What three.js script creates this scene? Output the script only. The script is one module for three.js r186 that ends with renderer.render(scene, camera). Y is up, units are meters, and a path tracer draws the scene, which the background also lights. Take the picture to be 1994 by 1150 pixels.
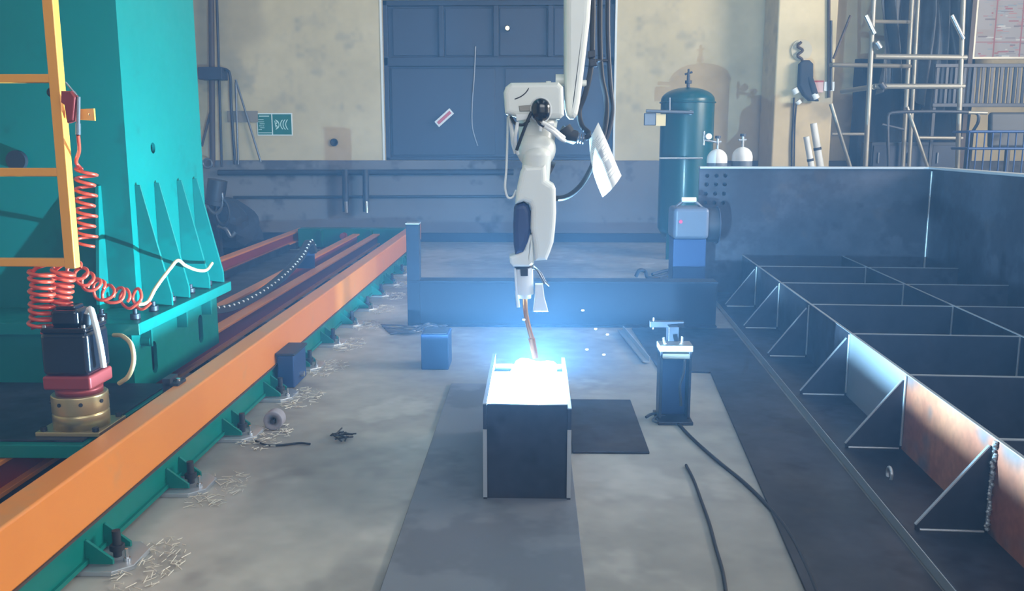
import * as THREE from 'three';
import { RoundedBoxGeometry } from 'three/addons/geometries/RoundedBoxGeometry.js';
import { mergeGeometries } from 'three/addons/utils/BufferGeometryUtils.js';
import { RectAreaLightUniformsLib } from 'three/addons/lights/RectAreaLightUniformsLib.js';

// ---------------------------------------------------------------- camera, light, exposure
RectAreaLightUniformsLib.init();
const scene = new THREE.Scene();
scene.background = new THREE.Color(0.55, 0.62, 0.72);
const FOCAL = 1744, W = 1994, H = 1150, EYE = 1.6;
const PITCH = THREE.MathUtils.degToRad(9.8), YAW = THREE.MathUtils.degToRad(1.4565);
const camera = new THREE.PerspectiveCamera(2 * Math.atan(H / 2 / FOCAL) * 180 / Math.PI, W / H, 0.05, 100);
camera.position.set(0, EYE, 0);
camera.rotation.order = 'YXZ';
camera.rotation.set(-PITCH, YAW, 0);
camera.updateMatrixWorld();
scene.add(camera);

const renderer = new THREE.WebGLRenderer({ antialias: true });
renderer.toneMapping = THREE.LinearToneMapping;
renderer.toneMappingExposure = 0.7;
renderer.shadowMap.enabled = true;

// daylight: a long band of windows in the right-hand wall, and two strips of roof glazing
const ROOM = { x0: -7, x1: 9, z0: -14.36, z1: 4, h: 8.5 };
const SIDE_WINDOW = { z0: -9, z1: -4, y0: 2.6, y1: 4.5 };
const sideLight = new THREE.RectAreaLight(new THREE.Color(1.0, 0.92, 0.79), 66, SIDE_WINDOW.z1 - SIDE_WINDOW.z0, SIDE_WINDOW.y1 - SIDE_WINDOW.y0);
sideLight.position.set(ROOM.x1 - 0.08, (SIDE_WINDOW.y0 + SIDE_WINDOW.y1) / 2, (SIDE_WINDOW.z0 + SIDE_WINDOW.z1) / 2);
sideLight.lookAt(ROOM.x1 - 5, sideLight.position.y, sideLight.position.z);
scene.add(sideLight);
const FRONT_FILL = { x0: -1, x1: 7, y0: 2.4, y1: 6.6 };         // unseen opening added behind the camera to light the robot and facing sides
const frontFill = new THREE.RectAreaLight(new THREE.Color(1.0, 0.97, 0.92), 5, FRONT_FILL.x1 - FRONT_FILL.x0, FRONT_FILL.y1 - FRONT_FILL.y0);
frontFill.position.set((FRONT_FILL.x0 + FRONT_FILL.x1) / 2, (FRONT_FILL.y0 + FRONT_FILL.y1) / 2, ROOM.z1 - 0.08);
frontFill.lookAt(frontFill.position.x, frontFill.position.y, ROOM.z1 - 5);
scene.add(frontFill);
const ROOF_LIGHTS = [[-3.2, -5], [3.4, -5]];
for (const [x, z] of ROOF_LIGHTS) {
  const l = new THREE.RectAreaLight(new THREE.Color(0.95, 0.98, 1.0), 0.85, 1.4, 14);
  l.position.set(x, ROOM.h - 0.08, z);
  l.rotation.set(-Math.PI / 2, 0, 0);
  scene.add(l);
}
// welding fume in the air, tinted blue to add the veil round the arc
scene.fog = new THREE.FogExp2(new THREE.Color(0.30, 0.58, 1.0), 0.0108);

// ---------------------------------------------------------------- helpers
const V = (x, y, z) => new THREE.Vector3(x, y, z);
let seed = 20417;
const rnd = () => { seed = (seed * 1664525 + 1013904223) >>> 0; return seed / 4294967296; };
const rr = (a, b) => a + (b - a) * rnd();
function ray(u, v) { return V((u - W / 2) / FOCAL, -(v - H / 2) / FOCAL, -1).applyEuler(camera.rotation); }
const at = (u, v, z) => { const d = ray(u, v); return V(0, EYE, 0).addScaledVector(d, z / d.z); };       // point on the plane at depth z
const atY = (u, v, y = 0) => { const d = ray(u, v); return V(0, EYE, 0).addScaledVector(d, (y - EYE) / d.y); }; // point on the level y

function metricUV(g) {                                    // uv in metres, by the way each triangle faces
  const p = g.attributes.position, n = p.count, uv = new Float32Array(n * 2);
  const a = V(0, 0, 0), b = V(0, 0, 0), c = V(0, 0, 0);
  for (let i = 0; i < n; i += 3) {
    a.fromBufferAttribute(p, i); b.fromBufferAttribute(p, i + 1); c.fromBufferAttribute(p, i + 2);
    const m = b.clone().sub(a).cross(c.clone().sub(a));
    const x = Math.abs(m.x), y = Math.abs(m.y), z = Math.abs(m.z);
    for (const [k, q] of [[0, a], [1, b], [2, c]]) {
      const s = x >= y && x >= z ? [q.z, q.y] : y >= z ? [q.x, q.z] : [q.x, q.y];
      uv[(i + k) * 2] = s[0]; uv[(i + k) * 2 + 1] = s[1];
    }
  }
  g.setAttribute('uv', new THREE.BufferAttribute(uv, 2));
  return g;
}
function clean(g) {
  let h = g.index ? g.toNonIndexed() : g;
  for (const k of Object.keys(h.attributes)) if (!['position', 'normal', 'uv'].includes(k)) h.deleteAttribute(k);
  if (!h.attributes.uv) h.setAttribute('uv', new THREE.BufferAttribute(new Float32Array(h.attributes.position.count * 2), 2));
  return h;
}
const join = (gs) => { const a = [].concat(gs).map(clean); return a.length > 1 ? mergeGeometries(a) : a[0]; };
const origins = new Map();
const taken = {};
function numbered(name) { const n = taken[name] = (taken[name] ?? -1) + 1; return n ? `${name}_${String(n).padStart(3, '0')}` : name; }
function shade(m) { m.castShadow = m.receiveShadow = true; return m; }
function tag(o, label, category, group, kind) {
  o.userData.label = label; o.userData.category = category;
  if (group) o.userData.group = group;
  if (kind) o.userData.kind = kind;
  return o;
}
function thing(name, label, category, base = V(0, 0, 0), group) {
  const o = new THREE.Group(); o.name = numbered(name); o.position.copy(base); scene.add(o);
  origins.set(o, base.clone());
  return tag(o, label, category, group);
}
function part(name, geos, mat, parent, keepUV) {         // geometry given in the room's coordinates
  let g = join(geos); const o = origins.get(parent) ?? V(0, 0, 0);
  if (!keepUV) metricUV(g);
  g.translate(-o.x, -o.y, -o.z);
  const m = shade(new THREE.Mesh(g, mat)); m.name = name; parent.add(m);
  origins.set(m, o.clone());
  return m;
}
function single(name, geos, mat, label, category, base, group, keepUV) {   // a thing that is one mesh
  const g = join(geos); if (!keepUV) metricUV(g);
  g.translate(-base.x, -base.y, -base.z);
  const m = shade(new THREE.Mesh(g, mat)); m.name = numbered(name); m.position.copy(base); scene.add(m);
  origins.set(m, base.clone());
  return tag(m, label, category, group);
}
function struct(name, geos, mat, parent) {
  const m = part(name, geos, mat, parent ?? scene); if (!parent || parent === scene) m.userData.kind = 'structure';
  return m;
}
function structGroup(name, label) { const o = new THREE.Group(); o.name = name; o.userData = { kind: 'structure', label }; scene.add(o); origins.set(o, V(0, 0, 0)); return o; }
const box = (x0, x1, y0, y1, z0, z1, r = 0) => {
  const [w, h, d] = [Math.abs(x1 - x0), Math.abs(y1 - y0), Math.abs(z1 - z0)];
  const g = r ? new RoundedBoxGeometry(w, h, d, 2, Math.min(r, w / 2.05, h / 2.05, d / 2.05)) : new THREE.BoxGeometry(w, h, d);
  return g.translate((x0 + x1) / 2, (y0 + y1) / 2, (z0 + z1) / 2);
};
const bar = (a, b, r, seg = 10, r2 = r) => {               // round bar between two points
  const d = b.clone().sub(a), g = new THREE.CylinderGeometry(r2, r, d.length(), seg);
  g.applyQuaternion(new THREE.Quaternion().setFromUnitVectors(V(0, 1, 0), d.clone().normalize()));
  return g.translate(...a.clone().add(b).multiplyScalar(0.5).toArray());
};
const beam = (a, b, w, h) => {                             // square bar between two points
  const d = b.clone().sub(a), g = new RoundedBoxGeometry(w, d.length(), h, 1, Math.min(w, h) * 0.12);
  g.applyQuaternion(new THREE.Quaternion().setFromUnitVectors(V(0, 1, 0), d.clone().normalize()));
  return g.translate(...a.clone().add(b).multiplyScalar(0.5).toArray());
};
const hose = (pts, r, n = 48, seg = 8) => new THREE.TubeGeometry(new THREE.CatmullRomCurve3(pts), n, r, seg, false);
const lathe = (prof, at0, seg = 32) => new THREE.LatheGeometry(prof.map(([r, y]) => new THREE.Vector2(r, y)), seg).translate(at0.x, at0.y, at0.z);
const slab = (pts, z, depth, bevel = 0.004, holes = [], seg = 2) => {       // outline in x,y pushed out along z, centred on z
  const s = new THREE.Shape(pts.map((p) => new THREE.Vector2(p.x, p.y)));
  for (const h of holes) s.holes.push(h);
  const g = new THREE.ExtrudeGeometry(s, { depth: Math.max(depth - 2 * bevel, 0.001), bevelEnabled: bevel > 0, bevelThickness: bevel, bevelSize: bevel, bevelOffset: -bevel, bevelSegments: seg, curveSegments: 8 });
  return g.translate(0, 0, z - depth / 2 + bevel);
};
const px = (z, ...uv) => { const o = []; for (let i = 0; i < uv.length; i += 2) o.push(at(uv[i], uv[i + 1], z)); return o; };
function coil(a, b, r, turns, tr, n = turns * 18) {
  const d = b.clone().sub(a), q = new THREE.Quaternion().setFromUnitVectors(V(0, 1, 0), d.clone().normalize()), L = d.length(), pts = [];
  for (let i = 0; i <= n; i++) {
    const t = i / n, w = t * turns * 2 * Math.PI, k = r * (1 + 0.1 * Math.sin(t * 23) + 0.06 * Math.sin(t * 51));
    pts.push(V(Math.cos(w) * k, t * L, Math.sin(w) * k).applyQuaternion(q).add(a));
  }
  return new THREE.TubeGeometry(new THREE.CatmullRomCurve3(pts), n * 2, tr, 6, false);
}

// ---------------------------------------------------------------- procedural materials
const N = 512;
function lattice(cells, s) {
  const g = new Float32Array(cells * cells); let q = s * 7919 + 13;
  for (let i = 0; i < g.length; i++) { q = (q * 1664525 + 1013904223) >>> 0; g[i] = q / 4294967296; }
  return (x, y) => {
    const fx = x * cells, fy = y * cells, i = Math.floor(fx), j = Math.floor(fy), u = fx - i, v = fy - j;
    const a = u * u * (3 - 2 * u), b = v * v * (3 - 2 * v), m = (k) => ((k % cells) + cells) % cells;
    const A = g[m(j) * cells + m(i)], B = g[m(j) * cells + m(i + 1)], C = g[m(j + 1) * cells + m(i)], D = g[m(j + 1) * cells + m(i + 1)];
    return (A + (B - A) * a) * (1 - b) + (C + (D - C) * a) * b;
  };
}
function fbm(s, base = 4, oct = 5, gain = 0.55) {
  const ls = []; for (let o = 0; o < oct; o++) ls.push(lattice(base << o, s + o));
  return (x, y) => { let v = 0, a = 1, t = 0; for (const l of ls) { v += l(x, y) * a; t += a; a *= gain; } return v / t; };
}
function texture(fn, srgb, metres, size = N) {
  const d = new Uint8Array(size * size * 4);
  for (let j = 0; j < size; j++) for (let i = 0; i < size; i++) {
    const c = fn(i / size, j / size), k = (j * size + i) * 4;
    for (let q = 0; q < 3; q++) d[k + q] = Math.max(0, Math.min(255, Math.round((c.length ? c[q] : c) * 255)));
    d[k + 3] = 255;
  }
  const t = new THREE.DataTexture(d, size, size, THREE.RGBAFormat);
  t.wrapS = t.wrapT = THREE.RepeatWrapping; t.magFilter = THREE.LinearFilter; t.minFilter = THREE.LinearFilter;
  if (srgb) t.colorSpace = THREE.SRGBColorSpace;
  t.repeat.set(1 / metres, 1 / metres); t.needsUpdate = true;
  return t;
}
const mix = (a, b, t) => a.map((v, i) => v + (b[i] - v) * t);
const step = (a, b, x) => { const t = Math.max(0, Math.min(1, (x - a) / (b - a))); return t * t * (3 - 2 * t); };
const std = (o) => new THREE.MeshStandardMaterial(o);
const phy = (o) => new THREE.MeshPhysicalMaterial(o);

const nA = fbm(3, 3, 6), nB = fbm(11, 8, 5), nC = fbm(29, 40, 3), nD = fbm(41, 5, 5, 0.65), nE = fbm(57, 2, 4);
const concreteMap = texture((x, y) => {
  let c = mix([0.56, 0.55, 0.53], [0.66, 0.65, 0.62], step(0.35, 0.65, nA(x, y)));
  c = mix(c, [0.46, 0.455, 0.45], 0.5 * step(0.54, 0.74, nD(x, y)));
  c = mix(c, [0.76, 0.75, 0.72], 0.4 * step(0.58, 0.7, nB(x + 0.31, y)));
  return c.map((v) => v * (0.93 + 0.14 * nC(x, y)));
}, true, 4.6, 1024);
const concreteBump = texture((x, y) => 0.6 * nB(x, y) + 0.4 * nC(x, y), false, 2.3);
const plasterMap = texture((x, y) => {
  let c = mix([0.78, 0.71, 0.565], [0.84, 0.77, 0.63], step(0.3, 0.7, nA(x, y)));
  c = mix(c, [0.56, 0.535, 0.48], 0.5 * step(0.60, 0.78, nD(x, y)));
  c = mix(c, [0.66, 0.60, 0.49], 0.6 * step(0.58, 0.7, nE(x + 0.4, y)));
  return c.map((v) => v * (0.97 + 0.06 * nC(x, y)));
}, true, 5.3, 1024);
const dadoMap = texture((x, y) => mix(mix([0.40, 0.39, 0.41], [0.50, 0.49, 0.50], nA(x, y)), [0.27, 0.26, 0.28], 0.8 * step(0.55, 0.72, nD(x, y))), true, 3.7);
const steelMap = texture((x, y) => {
  let c = mix([0.20, 0.215, 0.26], [0.28, 0.29, 0.34], step(0.3, 0.7, nA(x, y)));
  c = mix(c, [0.17, 0.17, 0.21], 0.7 * step(0.52, 0.7, nD(x, y)));
  c = mix(c, [0.31, 0.25, 0.23], 0.3 * step(0.58, 0.75, nB(x, y + 0.4)));
  return c.map((v) => v * (0.92 + 0.16 * nC(x, y)));
}, true, 1.9);
const plateMap = texture((x, y) => mix(mix([0.42, 0.44, 0.47], [0.50, 0.51, 0.54], nA(x, y)), [0.36, 0.37, 0.40], 0.6 * step(0.5, 0.7, nD(x, y))), true, 2.1);
const rustMap = texture((x, y) => {
  let c = mix([0.62, 0.36, 0.26], [0.70, 0.45, 0.33], step(0.3, 0.7, nA(x, y)));
  c = mix(c, [0.40, 0.36, 0.38], step(0.50, 0.62, nE(x + 0.1, y)));
  return c.map((v) => v * (0.9 + 0.2 * nC(x, y)));
}, true, 1.1);
const paintRough = texture((x, y) => 0.55 + 0.5 * nB(x, y), false, 1.3);
const roughNoise = texture((x, y) => 0.6 + 0.5 * nD(x, y), false, 1.7);
const tealMap = texture((x, y) => mix(mix([0.0, 0.41, 0.38], [0.0, 0.455, 0.42], nA(x, y)), [0.05, 0.36, 0.335], 0.6 * step(0.62, 0.75, nD(x, y))), true, 2.2);
const orangeMap = texture((x, y) => mix(mix([0.84, 0.49, 0.16], [0.89, 0.55, 0.21], nA(x, y)), [0.78, 0.54, 0.33], 0.55 * step(0.55, 0.7, nD(x, y))), true, 1.6);
const tarpMap = texture((x, y) => mix([0.24, 0.25, 0.28], [0.38, 0.39, 0.41], nD(x, y)), true, 1.2);

const M = {
  concrete: std({ map: concreteMap, bumpMap: concreteBump, bumpScale: 0.004, roughness: 0.62 }),
  plaster: std({ map: plasterMap, roughness: 0.9 }),
  dado: std({ map: dadoMap, roughness: 0.75 }),
  steel: std({ map: steelMap, roughnessMap: roughNoise, roughness: 0.5, metalness: 0.55 }),
  plate: std({ map: plateMap, roughness: 0.55, metalness: 0.15 }),
  steelEdge: std({ color: '#b9c0c8', roughness: 0.38, metalness: 0.6 }),
  rust: std({ map: rustMap, roughness: 0.6, metalness: 0.25 }),
  teal: phy({ map: tealMap, roughnessMap: paintRough, roughness: 0.5, clearcoat: 0.12, clearcoatRoughness: 0.22, specularIntensity: 0.6 }),
  orange: phy({ map: orangeMap, roughness: 0.42, clearcoat: 0.3, clearcoatRoughness: 0.3 }),
  yellow: phy({ color: '#efa33c', roughness: 0.4, clearcoat: 0.3, clearcoatRoughness: 0.25 }),
  redHose: phy({ color: '#d2492f', roughness: 0.3, clearcoat: 0.5 }),
  redMetal: std({ color: '#9c3b38', roughness: 0.45, metalness: 0.3 }),
  black: phy({ color: '#10121a', roughness: 0.22, clearcoat: 0.7, clearcoatRoughness: 0.12 }),
  rubber: std({ color: '#22252c', roughness: 0.6 }),
  gold: std({ color: '#c9b88a', roughness: 0.32, metalness: 0.75 }),
  chrome: std({ color: '#c8ccd2', roughness: 0.22, metalness: 0.9 }),
  white: phy({ color: '#e6e8e2', roughness: 0.38, clearcoat: 0.35, clearcoatRoughness: 0.25 }),
  whitePlastic: std({ color: '#e4e6e6', roughness: 0.5 }),
  cream: std({ color: '#dcc492', roughness: 0.5 }),
  blueCover: std({ color: '#33456f', roughness: 0.5 }),
  doorSteel: std({ color: '#3c4254', roughness: 0.5, metalness: 0.2 }),
  doorFrame: std({ color: '#343b4e', roughness: 0.5, metalness: 0.2 }),
  pipe: std({ color: '#3a3c44', roughness: 0.5, metalness: 0.4 }),
  pipeLight: std({ color: '#70757f', roughness: 0.35, metalness: 0.6 }),
  brownPipe: std({ color: '#4a3c36', roughness: 0.6, metalness: 0.2 }),
  tank: phy({ color: '#06494f', roughness: 0.35, clearcoat: 0.2, clearcoatRoughness: 0.15, specularIntensity: 0.7 }),
  scaffold: std({ color: '#8b867c', roughness: 0.45, metalness: 0.5 }),
  copper: std({ color: '#b87a4e', roughness: 0.35, metalness: 0.85 }),
  tarp: std({ map: tarpMap, roughness: 0.55, side: THREE.DoubleSide }),
  shavings: std({ color: '#d8d4c8', roughness: 0.5, metalness: 0.2 }),
  darkFabric: std({ color: '#3b414d', roughness: 0.9 }),
  arcLitSteel: std({ color: '#9aa2ae', roughnessMap: roughNoise, roughness: 0.5, metalness: 0.35 }),  // paler steel that paints the arc light into one web panel
  darkSteel: std({ color: '#1a2130', roughness: 0.85, metalness: 0.1 }),
  blueMetal: std({ color: '#24406e', roughness: 0.5, metalness: 0.2 }),
  green: std({ color: '#0e6a58', roughness: 0.5 }),
};

// ---------------------------------------------------------------- the room
struct('floor', box(ROOM.x0 - 0.3, ROOM.x1 + 0.3, -0.3, 0, ROOM.z0 - 0.3, ROOM.z1 + 0.3), M.concrete);
struct('ceiling', [
  box(ROOM.x0 - 0.3, -3.9, ROOM.h, ROOM.h + 0.2, ROOM.z0 - 0.3, ROOM.z1 + 0.3), box(-2.5, 2.7, ROOM.h, ROOM.h + 0.2, ROOM.z0 - 0.3, ROOM.z1 + 0.3), box(4.1, ROOM.x1 + 0.3, ROOM.h, ROOM.h + 0.2, ROOM.z0 - 0.3, ROOM.z1 + 0.3),
  box(-3.9, -2.5, ROOM.h, ROOM.h + 0.2, 2, ROOM.z1 + 0.3), box(-3.9, -2.5, ROOM.h, ROOM.h + 0.2, ROOM.z0 - 0.3, -12),
  box(2.7, 4.1, ROOM.h, ROOM.h + 0.2, 2, ROOM.z1 + 0.3), box(2.7, 4.1, ROOM.h, ROOM.h + 0.2, ROOM.z0 - 0.3, -12)], std({ color: '#5d5f60', roughness: 0.85 }));
struct('wall_left', box(ROOM.x0 - 0.3, ROOM.x0, 0, ROOM.h, ROOM.z0, ROOM.z1), M.plaster);
{
  const f = FRONT_FILL, z = ROOM.z1;
  struct('wall_front', [box(ROOM.x0, f.x0, 0, ROOM.h, z, z + 0.3), box(f.x1, ROOM.x1, 0, ROOM.h, z, z + 0.3), box(f.x0, f.x1, 0, f.y0, z, z + 0.3), box(f.x0, f.x1, f.y1, ROOM.h, z, z + 0.3)], M.dado);
}
{
  const s = SIDE_WINDOW;
  struct('wall_right', [
    box(ROOM.x1, ROOM.x1 + 0.3, 0, s.y0, ROOM.z0, ROOM.z1), box(ROOM.x1, ROOM.x1 + 0.3, s.y1, ROOM.h, ROOM.z0, ROOM.z1),
    box(ROOM.x1, ROOM.x1 + 0.3, s.y0, s.y1, ROOM.z0, s.z0), box(ROOM.x1, ROOM.x1 + 0.3, s.y0, s.y1, s.z1, ROOM.z1)], M.plaster);
}
const litGlass = std({ color: '#c9d2d8', roughness: 0.4, emissive: new THREE.Color(0.95, 0.98, 1.0), emissiveIntensity: 1.2 });
{
  const s = SIDE_WINDOW, w = structGroup('window_2', 'long band of factory windows in the right-hand wall');
  const n = 8;
  for (let i = 0; i < n; i++) {
    const a = s.z0 + (s.z1 - s.z0) * i / n, b = s.z0 + (s.z1 - s.z0) * (i + 1) / n;
    part('window_pane', box(ROOM.x1 + 0.1, ROOM.x1 + 0.12, s.y0, s.y1, a + 0.02, b - 0.02), litGlass, w);
    part('mullion', box(ROOM.x1 + 0.04, ROOM.x1 + 0.18, s.y0, s.y1, b - 0.025, b + 0.025), M.doorFrame, w);
  }
  const f = FRONT_FILL, fw = structGroup('window_5', 'unseen glazing added behind the camera as fill light');
  for (let i = 0; i < 5; i++) { const a = f.x0 + (f.x1 - f.x0) * i / 5, b = f.x0 + (f.x1 - f.x0) * (i + 1) / 5; part('window_pane', box(a + 0.02, b - 0.02, f.y0, f.y1, ROOM.z1 + 0.1, ROOM.z1 + 0.12), litGlass, fw); part('mullion', box(b - 0.025, b + 0.025, f.y0, f.y1, ROOM.z1 + 0.04, ROOM.z1 + 0.18), M.doorFrame, fw); }
  ROOF_LIGHTS.forEach(([x, z], i) => {
    const r = structGroup(`window_${3 + i}`, 'strip of roof glazing');
    part('window_pane', box(x - 0.7, x + 0.7, ROOM.h + 0.08, ROOM.h + 0.1, z - 7, z + 7), litGlass, r);
  });
}
const ZB = ROOM.z0;                                            // face of the back wall
const wp = (u, v, d = 0) => at(u, v, ZB + d);
{
  const [l, r, b] = [wp(750, 312).x, wp(1193, 312).x, wp(750, 312).y], t = 3.75;
  struct('wall_back', [box(ROOM.x0, l, 0, ROOM.h, ZB - 0.3, ZB), box(r, ROOM.x1, 0, ROOM.h, ZB - 0.3, ZB), box(l, r, 0, b, ZB - 0.3, ZB), box(l, r, t, ROOM.h, ZB - 0.3, ZB)], M.plaster);
  const w = structGroup('window_1', 'wide dark blue steel shutter panels set into the back wall');
  part('shutter_backing', box(l, r, b, t, ZB - 0.3, ZB - 0.2), M.doorSteel, w);
  const mid = wp(900, 116).y, frame = (x0, x1, y0, y1) => part('frame_member', box(x0, x1, y0, y1, ZB - 0.2, ZB - 0.10, 0.01), M.doorFrame, w);
  frame(l, l + 0.07, b, t); frame(r - 0.07, r, b, t); frame(l, r, mid - 0.09, mid + 0.05);
  frame(l, r, b, b + 0.05); frame(l, r, t - 0.08, t);
  const xs = [l + 0.08, wp(858, 80).x, wp(965, 80).x, wp(1072, 80).x, r - 0.08];
  for (let i = 1; i < 4; i++) { frame(xs[i] - 0.04, xs[i] + 0.04, mid + 0.05, t - 0.08); }
  for (let i = 0; i < 4; i++) part('shutter_panel', box(xs[i] + 0.06, xs[i + 1] - 0.06, mid + 0.08, t - 0.11, ZB - 0.2, ZB - 0.17, 0.008), M.doorSteel, w);
  for (let i = 0; i < 2; i++) part('shutter_panel', box(l + 0.1 + i * (r - l) / 2, l + (i + 1) * (r - l) / 2 - 0.06, b + 0.08, mid - 0.12, ZB - 0.2, ZB - 0.17, 0.008), M.doorSteel, w);
  part('jamb', [box(l - 0.03, l, b, t, ZB - 0.02, ZB + 0.012), box(r, r + 0.03, b, t, ZB - 0.02, ZB + 0.012)], M.whitePlastic, w);
  struct('trim_1', box(ROOM.x0, ROOM.x1, 0.14, b, ZB, ZB + 0.05, 0.01), M.dado);
  struct('dark_base_strip', box(ROOM.x0, ROOM.x1, 0, 0.14, ZB, ZB + 0.08), std({ color: '#23324c', roughness: 0.6 }));  // dark blue strip along the foot of the back wall
}
// square concrete pillar against the back wall
{
  const z = -13.5, l = at(1507, 200, z).x, r = at(1622, 200, z).x;
  struct('pillar', [box(l, r, 0, ROOM.h, ZB + 0.06, z, 0.03)], M.plaster).userData.label = 'square plastered pillar standing out from the back wall';
}

// ---------------------------------------------------------------- near guide rail: orange channel on a teal sole beam with feet
const RX = -1.67, ZN = -1.6, ZF = -13.1;
{
  const t = thing('guide_rail', 'long orange guide rail on a teal sole beam, nearest the welding cell', 'rail', V(RX - 0.06, 0, (ZN + ZF) / 2));
  part('orange_channel', box(RX - 0.125, RX, 0.172, 0.402, ZF, ZN, 0.012), M.orange, t);
  part('sole_beam', [box(RX - 0.10, RX - 0.018, 0.035, 0.174, ZF, ZN, 0.005), box(RX - 0.15, RX - 0.005, 0.03, 0.048, ZF, ZN)], M.teal, t);
  part('edge_lip', box(RX - 0.003, RX + 0.004, 0.166, 0.176, ZF, ZN), M.brownPipe, t);
  for (let k = 0; k < 13; k++) {
    const z = -3.2 + 0.75 - 0.75 * k; if (z < ZF + 0.2) break;
    const f = part('foot_plate', slab([V(RX - 0.16, -z - 0.13), V(RX + 0.10, -z - 0.13), V(RX + 0.16, -z - 0.07), V(RX + 0.16, -z + 0.07), V(RX + 0.10, -z + 0.13), V(RX - 0.16, -z + 0.13)], 0.010, 0.02, 0.003).rotateX(-Math.PI / 2), M.steelEdge, t);
    for (const s of [-1, 1]) part('gusset', slab([V(RX - 0.03, 0.025), V(RX + 0.085, 0.025), V(RX + 0.085, 0.045), V(RX - 0.012, 0.12), V(RX - 0.03, 0.12)], z + s * 0.075, 0.014, 0.002), M.teal, t);
    const b = part('levelling_bolt', [bar(V(RX + 0.065, 0.02, z), V(RX + 0.065, 0.125, z), 0.016, 12), bar(V(RX + 0.065, 0.045, z), V(RX + 0.065, 0.068, z), 0.028, 6)], M.rubber, t);
    part('anchor_stud', [bar(V(RX + 0.12, 0.02, z + 0.04), V(RX + 0.12, 0.07, z + 0.04), 0.007, 8), bar(V(RX + 0.12, 0.02, z + 0.04), V(RX + 0.12, 0.034, z + 0.04), 0.014, 6)], M.chrome, t);
  }
}
// bright swarf raked together round the feet
{
  for (let k = 1; k < 11; k++) {
    const z = -3.2 + 0.75 - 0.75 * k, gs = [], n = 95;
    for (let i = 0; i < n; i++) {
      const a = rr(0, 6.28), q = Math.sqrt(rnd()), x = RX + 0.20 + 0.13 * q * Math.cos(a), zz = z + 0.03 + 0.24 * q * Math.sin(a), L = rr(0.015, 0.06), th = rr(0, 6.28), y = 0.006 + rr(0, 0.022) * (1 - q);
      const d = V(Math.cos(th), rr(-0.05, 0.25), Math.sin(th)).multiplyScalar(L / 2);
      gs.push(bar(V(x, y, zz).sub(V(d.x, 0, d.z)), V(x, y, zz).add(d), rr(0.001, 0.0026), 4));
    }
    const o = single('metal_shavings', gs, M.shavings, `pale metal swarf scattered at the ${['nearest', 'second', 'third', 'fourth', 'fifth', 'sixth', 'seventh', 'eighth', 'ninth', 'farthest'][k - 1]} foot of the orange guide rail`, 'swarf', V(RX + 0.2, 0, z), 'swarf along the guide rail');
    o.userData.kind = 'stuff';
  }
}
// small things along the rail
{
  const z = -5.72;
  const t = thing('junction_box', 'dark blue box fixed to the side of the orange rail', 'box', V(-1.6, 0, z));
  part('body', box(-1.66, -1.55, 0.02, 0.235, z - 0.17, z + 0.14, 0.012), M.blueMetal, t);
  part('lid', box(-1.668, -1.54, 0.235, 0.252, z - 0.18, z + 0.15, 0.006), M.rubber, t);
  part('cable_gland', bar(V(-1.552, 0.08, z), V(-1.52, 0.08, z), 0.018, 10), M.chrome, t);
}
{
  const c = V(-1.46, 0.055, -4.82);
  const t = thing('grey_roller', 'grey round roller lying beside the rail foot amid swarf', 'roller', V(c.x, 0, c.z));
  part('drum', lathe([[0.022, -0.04], [0.05, -0.04], [0.055, -0.032], [0.055, 0.032], [0.05, 0.04], [0.022, 0.04], [0.022, -0.04]], V(0, 0, 0), 24).rotateX(Math.PI / 2).translate(c.x, c.y, c.z), std({ color: '#8b8890', roughness: 0.7 }), t);
  part('axle', bar(V(c.x, c.y, c.z - 0.055), V(c.x, c.y, c.z + 0.055), 0.012, 10), M.pipe, t);
}
{
  const t = thing('rail_clip', 'small dark clip bolted on the top edge of the orange rail', 'clip', V(-1.76, 0.402, -4.3));
  part('strap', [box(-1.83, -1.76, 0.402, 0.416, -4.35, -4.25, 0.003), box(-1.84, -1.80, 0.36, 0.44, -4.35, -4.25, 0.003)], M.rubber, t);
  part('bolt', bar(V(-1.78, 0.416, -4.3), V(-1.78, 0.43, -4.3), 0.012, 6), M.chrome, t);
}
// running rails the column rolls on
function runningRail(label, x, top, z0, z1, h, w) {
  const t = thing('running_rail', label, 'rail', V(x, 0, (z0 + z1) / 2), 'running rails of the column');
  part('top_flange', box(x - w / 2, x + w / 2, top - 0.022, top, z1, z0, 0.004), M.orange, t);
  part('web', box(x - 0.012, x + 0.012, top - h + 0.02, top - 0.02, z1, z0), M.redMetal, t);
  part('bottom_flange', box(x - w / 2, x + w / 2, top - h, top - h + 0.022, z1, z0, 0.004), M.orange, t);
  for (let z = z0 - 0.4; z > z1; z -= 1.2) part('sleeper_pad', box(x - w / 2 - 0.03, x + w / 2 + 0.03, 0, top - h, z - 0.08, z + 0.08), M.steel, t);
}
runningRail('orange running rail passing beneath the column, next to the guide rail', -2.33, 0.25, -3.3, -13.1, 0.16, 0.10);
runningRail('second orange running rail just left of the steel cable trough end plate', -2.63, 0.25, -3.3, -13.1, 0.16, 0.10);
runningRail('farthest orange running rail with a dark red web, behind the cable chain', -3.65, 0.25, -3.3, -14.0, 0.16, 0.12);
single('cable_trough', [box(-3.45, -2.78, 0.06, 0.09, -12.4, -5.2, 0.004), box(-3.45, -3.43, 0.06, 0.17, -12.4, -5.2), box(-2.80, -2.78, 0.06, 0.17, -12.4, -5.2),
  ...[-5.6, -7.2, -8.8, -10.4, -12].map((z) => box(-3.3, -2.95, 0, 0.062, z - 0.05, z + 0.05))], M.steel, 'flat dark steel trough between the running rails under the cable chain', 'trough', V(-3.1, 0, -8.8));
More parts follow.
